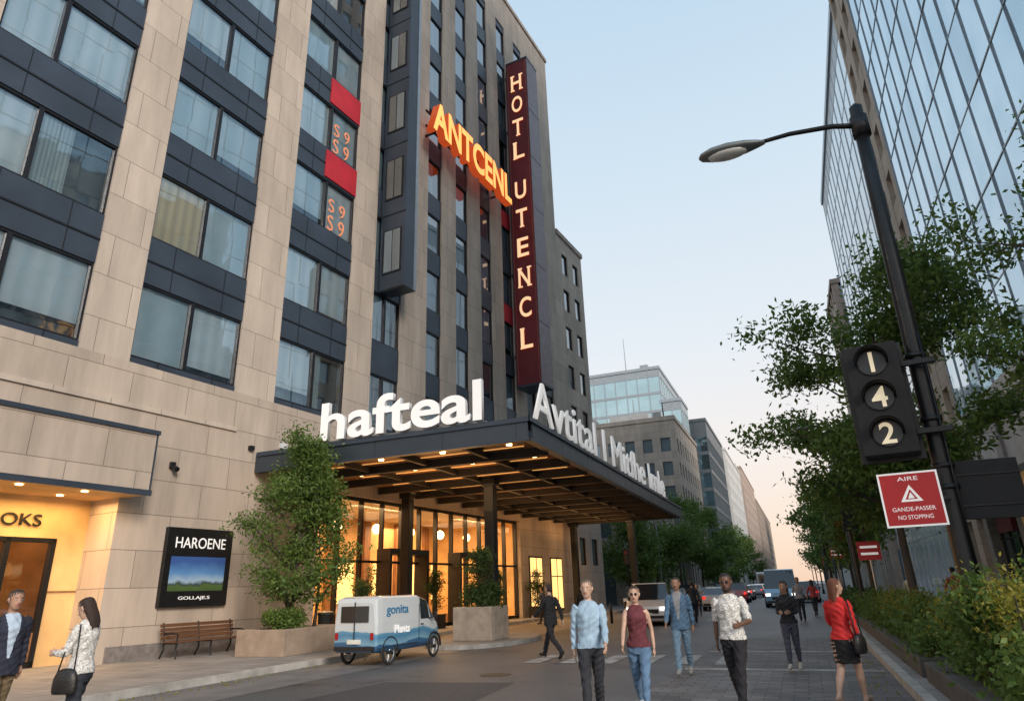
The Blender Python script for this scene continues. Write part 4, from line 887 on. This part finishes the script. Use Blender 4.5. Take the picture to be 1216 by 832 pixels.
    for s_ in (1,-1): B.tube([(s_*.072,-.002,.02),(s_*.08,-.008,.004),(s_*.073,-.0,-.026)],[.01,.016,.008],'skin',8,3)
    B.tube([(-.022,.082,-.062),(0,.088,-.062),(.022,.082,-.062)],[.006,.009,.006],'lip',8,3)
    for i in range(i0,len(B.v)): B.v[i]=T(B.v[i])
    if hair is not None:
        B.stack([(-.06,-.034,.062,.062),(-.02,-.034,.078,.072),(.02,-.03,.084,.078),(.055,-.02,.085,.09),(.085,-.012,.076,.092),(.11,-.01,.055,.07),(.126,-.01,.02,.026)],'hair',20,3,T)
        if longhair:
            B.stack([(-.27,-.075,.05,.025),(-.2,-.075,.085,.04),(-.1,-.066,.092,.052),(-.02,-.05,.09,.062),(.05,-.035,.086,.075),(.09,-.02,.07,.07)],'hair',18,3,T)
    if beard: B.stack([(-.128,.036,.03,.03),(-.11,.036,.048,.048),(-.085,.024,.06,.066),(-.065,.018,.064,.071)],'hair',18,2,T)
    V=np.array(B.v); zlow=V[:,2].min(); V[:,2]-=zlow; V*=k
    me=bpy.data.meshes.new('src'); me.from_pydata([tuple(v) for v in V],[],B.f); me.update()
    bm=bmesh.new(); bm.from_mesh(me); 
    bmesh.ops.recalc_face_normals(bm,faces=bm.faces); bm.to_mesh(me); bm.free()
    so_=bpy.data.objects.new('src',me); COL.objects.link(so_)
    r=so_.modifiers.new('r','REMESH'); r.mode='VOXEL'; r.voxel_size=vox; sm=so_.modifiers.new('s','SMOOTH'); sm.iterations=2; sm.factor=.5
    dg=bpy.context.evaluated_depsgraph_get(); out=bpy.data.meshes.new_from_object(so_.evaluated_get(dg)); bpy.data.objects.remove(so_)
    kd=kdtree.KDTree(len(V)); 
    for i,v in enumerate(V): kd.insert(v,i)
    kd.balance()
    labs=['top','bottom','skin','hair','shoe','lip','inner']; cols={'top':pmat(top,.85,1.,11,pat),'bottom':pmat(bottom,.86,1.,11),'skin':pmat(skin,.5,.0),'hair':pmat(hair or (0,0,0),.65,.8,60),'shoe':pmat(shoe,.62,.0),'lip':pmat((skin[0]*.75,skin[1]*.45,skin[2]*.5),.5,0),'inner':pmat(inner or (.7,.7,.7),.87,.2)}
    for l in labs: out.materials.append(cols[l])
    n=len(out.polygons); cen=np.zeros(n*3); out.polygons.foreach_get('center',cen); cen=cen.reshape(-1,3)
    idx=[]; isin=lambda z:hem
    labv=[]
    for c in cen:
        l=B.lab[kd.find(c)[1]]; x,y,z=c[0]/k,c[1]/k,c[2]/k+zlow
        if l in('top','bottom') and abs(x)<.2: 
            if abs(z-hem)<.12 or l=='bottom': 
                if z>.78: l='top' if z>hem+.0 else 'bottom'
        if l=='top' and inner and y>.02 and 0.98<z<1.5 and abs(x)<.012+.075*(z-.98)/.5: l='inner'
        idx.append(labs.index(l))
    # soft cloth folds: displace cloth vertices a few millimetres along the normal
    nv=len(out.vertices); co=np.zeros(nv*3); out.vertices.foreach_get('co',co); co=co.reshape(-1,3); nm=np.array([v.normal[:] for v in out.vertices])
    cl=np.zeros(nv)
    for p,i_ in zip(out.polygons,idx):
        if i_ in(0,1,6):
            for v in p.vertices: cl[v]=1
    x,y,z=co.T; ph=hash(name)%7+heading
    d=.0045*np.sin(z*38+5*np.sin(x*14+ph)+4*np.sin(y*16+z*6))+.003*np.sin(z*71+x*33+y*41+ph)
    co+=nm*(d*cl)[:,None]; out.vertices.foreach_set('co',co.ravel())
    out.polygons.foreach_set('material_index',idx); out.polygons.foreach_set('use_smooth',[True]*n); out.update()
    P_=empty(name,loc,rad(heading)); o=bpy.data.objects.new('body',out); COL.objects.link(o); o.parent=P_
    zshift=-zlow
    def F(p): q=T(p); return tuple((q+np.array([0,0,zshift]))*k)
    b=MB(); ew=M('eye_white',(.6,.58,.55),.3); ei=M('eye_dark',(.02,.012,.01),.2)
    for s_ in (1,-1):
        if glasses: b.ell(F((s_*.031,.09,.002)),(.026*k,.012*k,.018*k),ei,10,6)
        else: b.ell(F((s_*.03,.079,.002)),(.014*k,.009*k,.007*k),ew,10,6); b.ell(F((s_*.03,.086,.002)),(.006*k,.004*k,.006*k),ei,8,6)
        b.tube([F((s_*.015,.089,.02)),F((s_*.032,.087,.025)),F((s_*.048,.076,.02))],[.003,.0035,.002],cols['hair'],6)
    b.build('face',P_,True)
    h0=[tuple((h[0]+np.array([0,0,zshift]))*k) for h in hands]
    if phone:
        b=MB(); c=h0[0]; b.box(c[0]-.035,c[0]+.035,c[1]-.01,c[1]+.06,c[2]+.005,c[2]+.018,black); b.build('phone',P_)
    if bag:
        s_=1 if bag=='r' else -1; b=MB(); lm=M('bag_leather',(.015,.014,.014),.45,0,.2,8,.3,30)
        A=np.array([(.0,.16,.05),(.04,.18,.06),(.16,.175,.065),(.24,.13,.045),(.27,.06,.02)])
        Bb=Body(); AA=catmull(A,4); Bb.rings([(s_*.25,-.03,.72+a[0]) for a in AA],[(0,1,0)]*len(AA),[(1,0,0)]*len(AA),AA[:,1]*.85,AA[:,2],['x']*len(AA),16)
        b.v=[tuple(v*k) for v in Bb.v]; b.f=Bb.f; b.mi(lm); b.m=[0]*len(b.f)
        b.tube([tuple(np.array(p)*k) for p in ((s_*.25,.09,.93),(s_*.23,.06,1.15),(s_*.16,.03,1.45),(s_*.17,-.04,1.46),(s_*.23,-.1,1.2),(s_*.25,-.12,.93))],.009,lm,6)
        b.build('handbag',P_,True)
    return P_
lt=(.55,.36,.27); md=(.38,.22,.15); dk=(.14,.075,.05)
person('pedestrian_man',(-9.5,5.95,0),-100,1.84,top=(.02,.025,.045),bottom=(.16,.12,.07),skin=md,jacket=True,inner=(.4,.5,.62),stride=.7,arms=((10,20,10),(-14,12,10)),vox=.007)
person('pedestrian_woman',(-8.05,5.95,0),105,1.72,True,top=(.6,.6,.58),bottom=(.03,.035,.05),skin=lt,hair=(.035,.018,.012),longhair=True,pat=1,arms=((15,75,8),(15,75,8)),headpitch=22,stride=.7,phone=True,bag='l',vox=.007)
person('pedestrian_man',(-6.2,17.3,0),62,1.82,top=(.015,.016,.02),bottom=(.02,.02,.025),skin=lt,jacket=True,stride=1.15,arms=((-25,15,12),(28,25,12)))
person('pedestrian_man',(-2.75,9.2,0),192,1.74,top=(.33,.47,.6),bottom=(.025,.027,.035),skin=lt,hair=(.12,.09,.07),stride=.75,arms=((-12,15,9),(18,28,7)),headyaw=-8,vox=.007)
person('pedestrian_woman',(-2.3,10.05,0),188,1.64,True,top=(.13,.03,.04),bottom=(.11,.2,.33),skin=lt,hair=(.04,.025,.02),shoe=(.6,.6,.6),sleeve='none',stride=.8,arms=((18,20,10),(-12,18,11)),glasses=True,vox=.007,flip=True)
person('pedestrian_man',(-2.4,14.3,0),178,1.78,top=(.09,.17,.27),bottom=(.16,.26,.36),skin=md,hair=(.02,.015,.012),shoe=(.3,.3,.3),jacket=True,stride=.8,arms=((20,15,8),(-16,12,8)),inner=(.3,.3,.32))
person('pedestrian_man',(-1.05,10.5,0),176,1.79,top=(.6,.6,.58),bottom=(.015,.015,.02),skin=dk,hair=(.012,.01,.01),sleeve='roll',beard=True,stride=.95,arms=((-14,12,10),(14,68,16)),pat=2,glasses=True,vox=.007,flip=True)
person('pedestrian_woman',(-.42,15.4,0),170,1.63,True,top=(.02,.02,.025),bottom=(.06,.065,.09),skin=md,hair=(.02,.014,.01),longhair=True,stride=.6,arms=((5,85,8),(5,85,8)),shoe=(.5,.45,.4))
person('pedestrian_woman',(.38,11.2,0),-28,1.66,True,top=(.58,.025,.025),bottom=(.012,.012,.014),skin=lt,hair=(.14,.05,.025),longhair=True,legs='skirt',stride=.85,arms=((-12,20,14),(14,40,12)),headyaw=-35,bag='r',vox=.007,shoe=(.45,.3,.22))
sm_=dict(vox=.012,stride=.6)
person('pedestrian_man',(-4.7,32,0),10,1.76,top=(.02,.02,.025),bottom=(.02,.02,.03),skin=md,jacket=True,**sm_)
person('pedestrian_man',(-8.4,27.5,0),200,1.76,top=(.03,.03,.035),bottom=(.03,.03,.04),skin=lt,jacket=True,**sm_)
person('pedestrian_woman',(-5.6,40,0),180,1.65,True,top=(.3,.28,.25),bottom=(.04,.04,.05),skin=lt,longhair=True,**sm_)
person('pedestrian_man',(-12.2,33,0),90,1.75,top=(.1,.12,.16),bottom=(.03,.03,.04),skin=md,**sm_)
person('pedestrian_man',(4.6,27,.14),0,1.76,top=(.3,.1,.08),bottom=(.03,.03,.04),skin=md,**sm_)
person('pedestrian_woman',(4.1,34,.14),170,1.66,True,top=(.5,.5,.45),bottom=(.05,.06,.1),skin=lt,**sm_)
person('pedestrian_man',(-.3,33,0),175,1.78,top=(.25,.25,.27),bottom=(.03,.03,.04),skin=md,**sm_)
person('pedestrian_woman',(.3,38,0),5,1.66,True,top=(.35,.05,.05),bottom=(.03,.03,.04),skin=lt,longhair=True,**sm_)
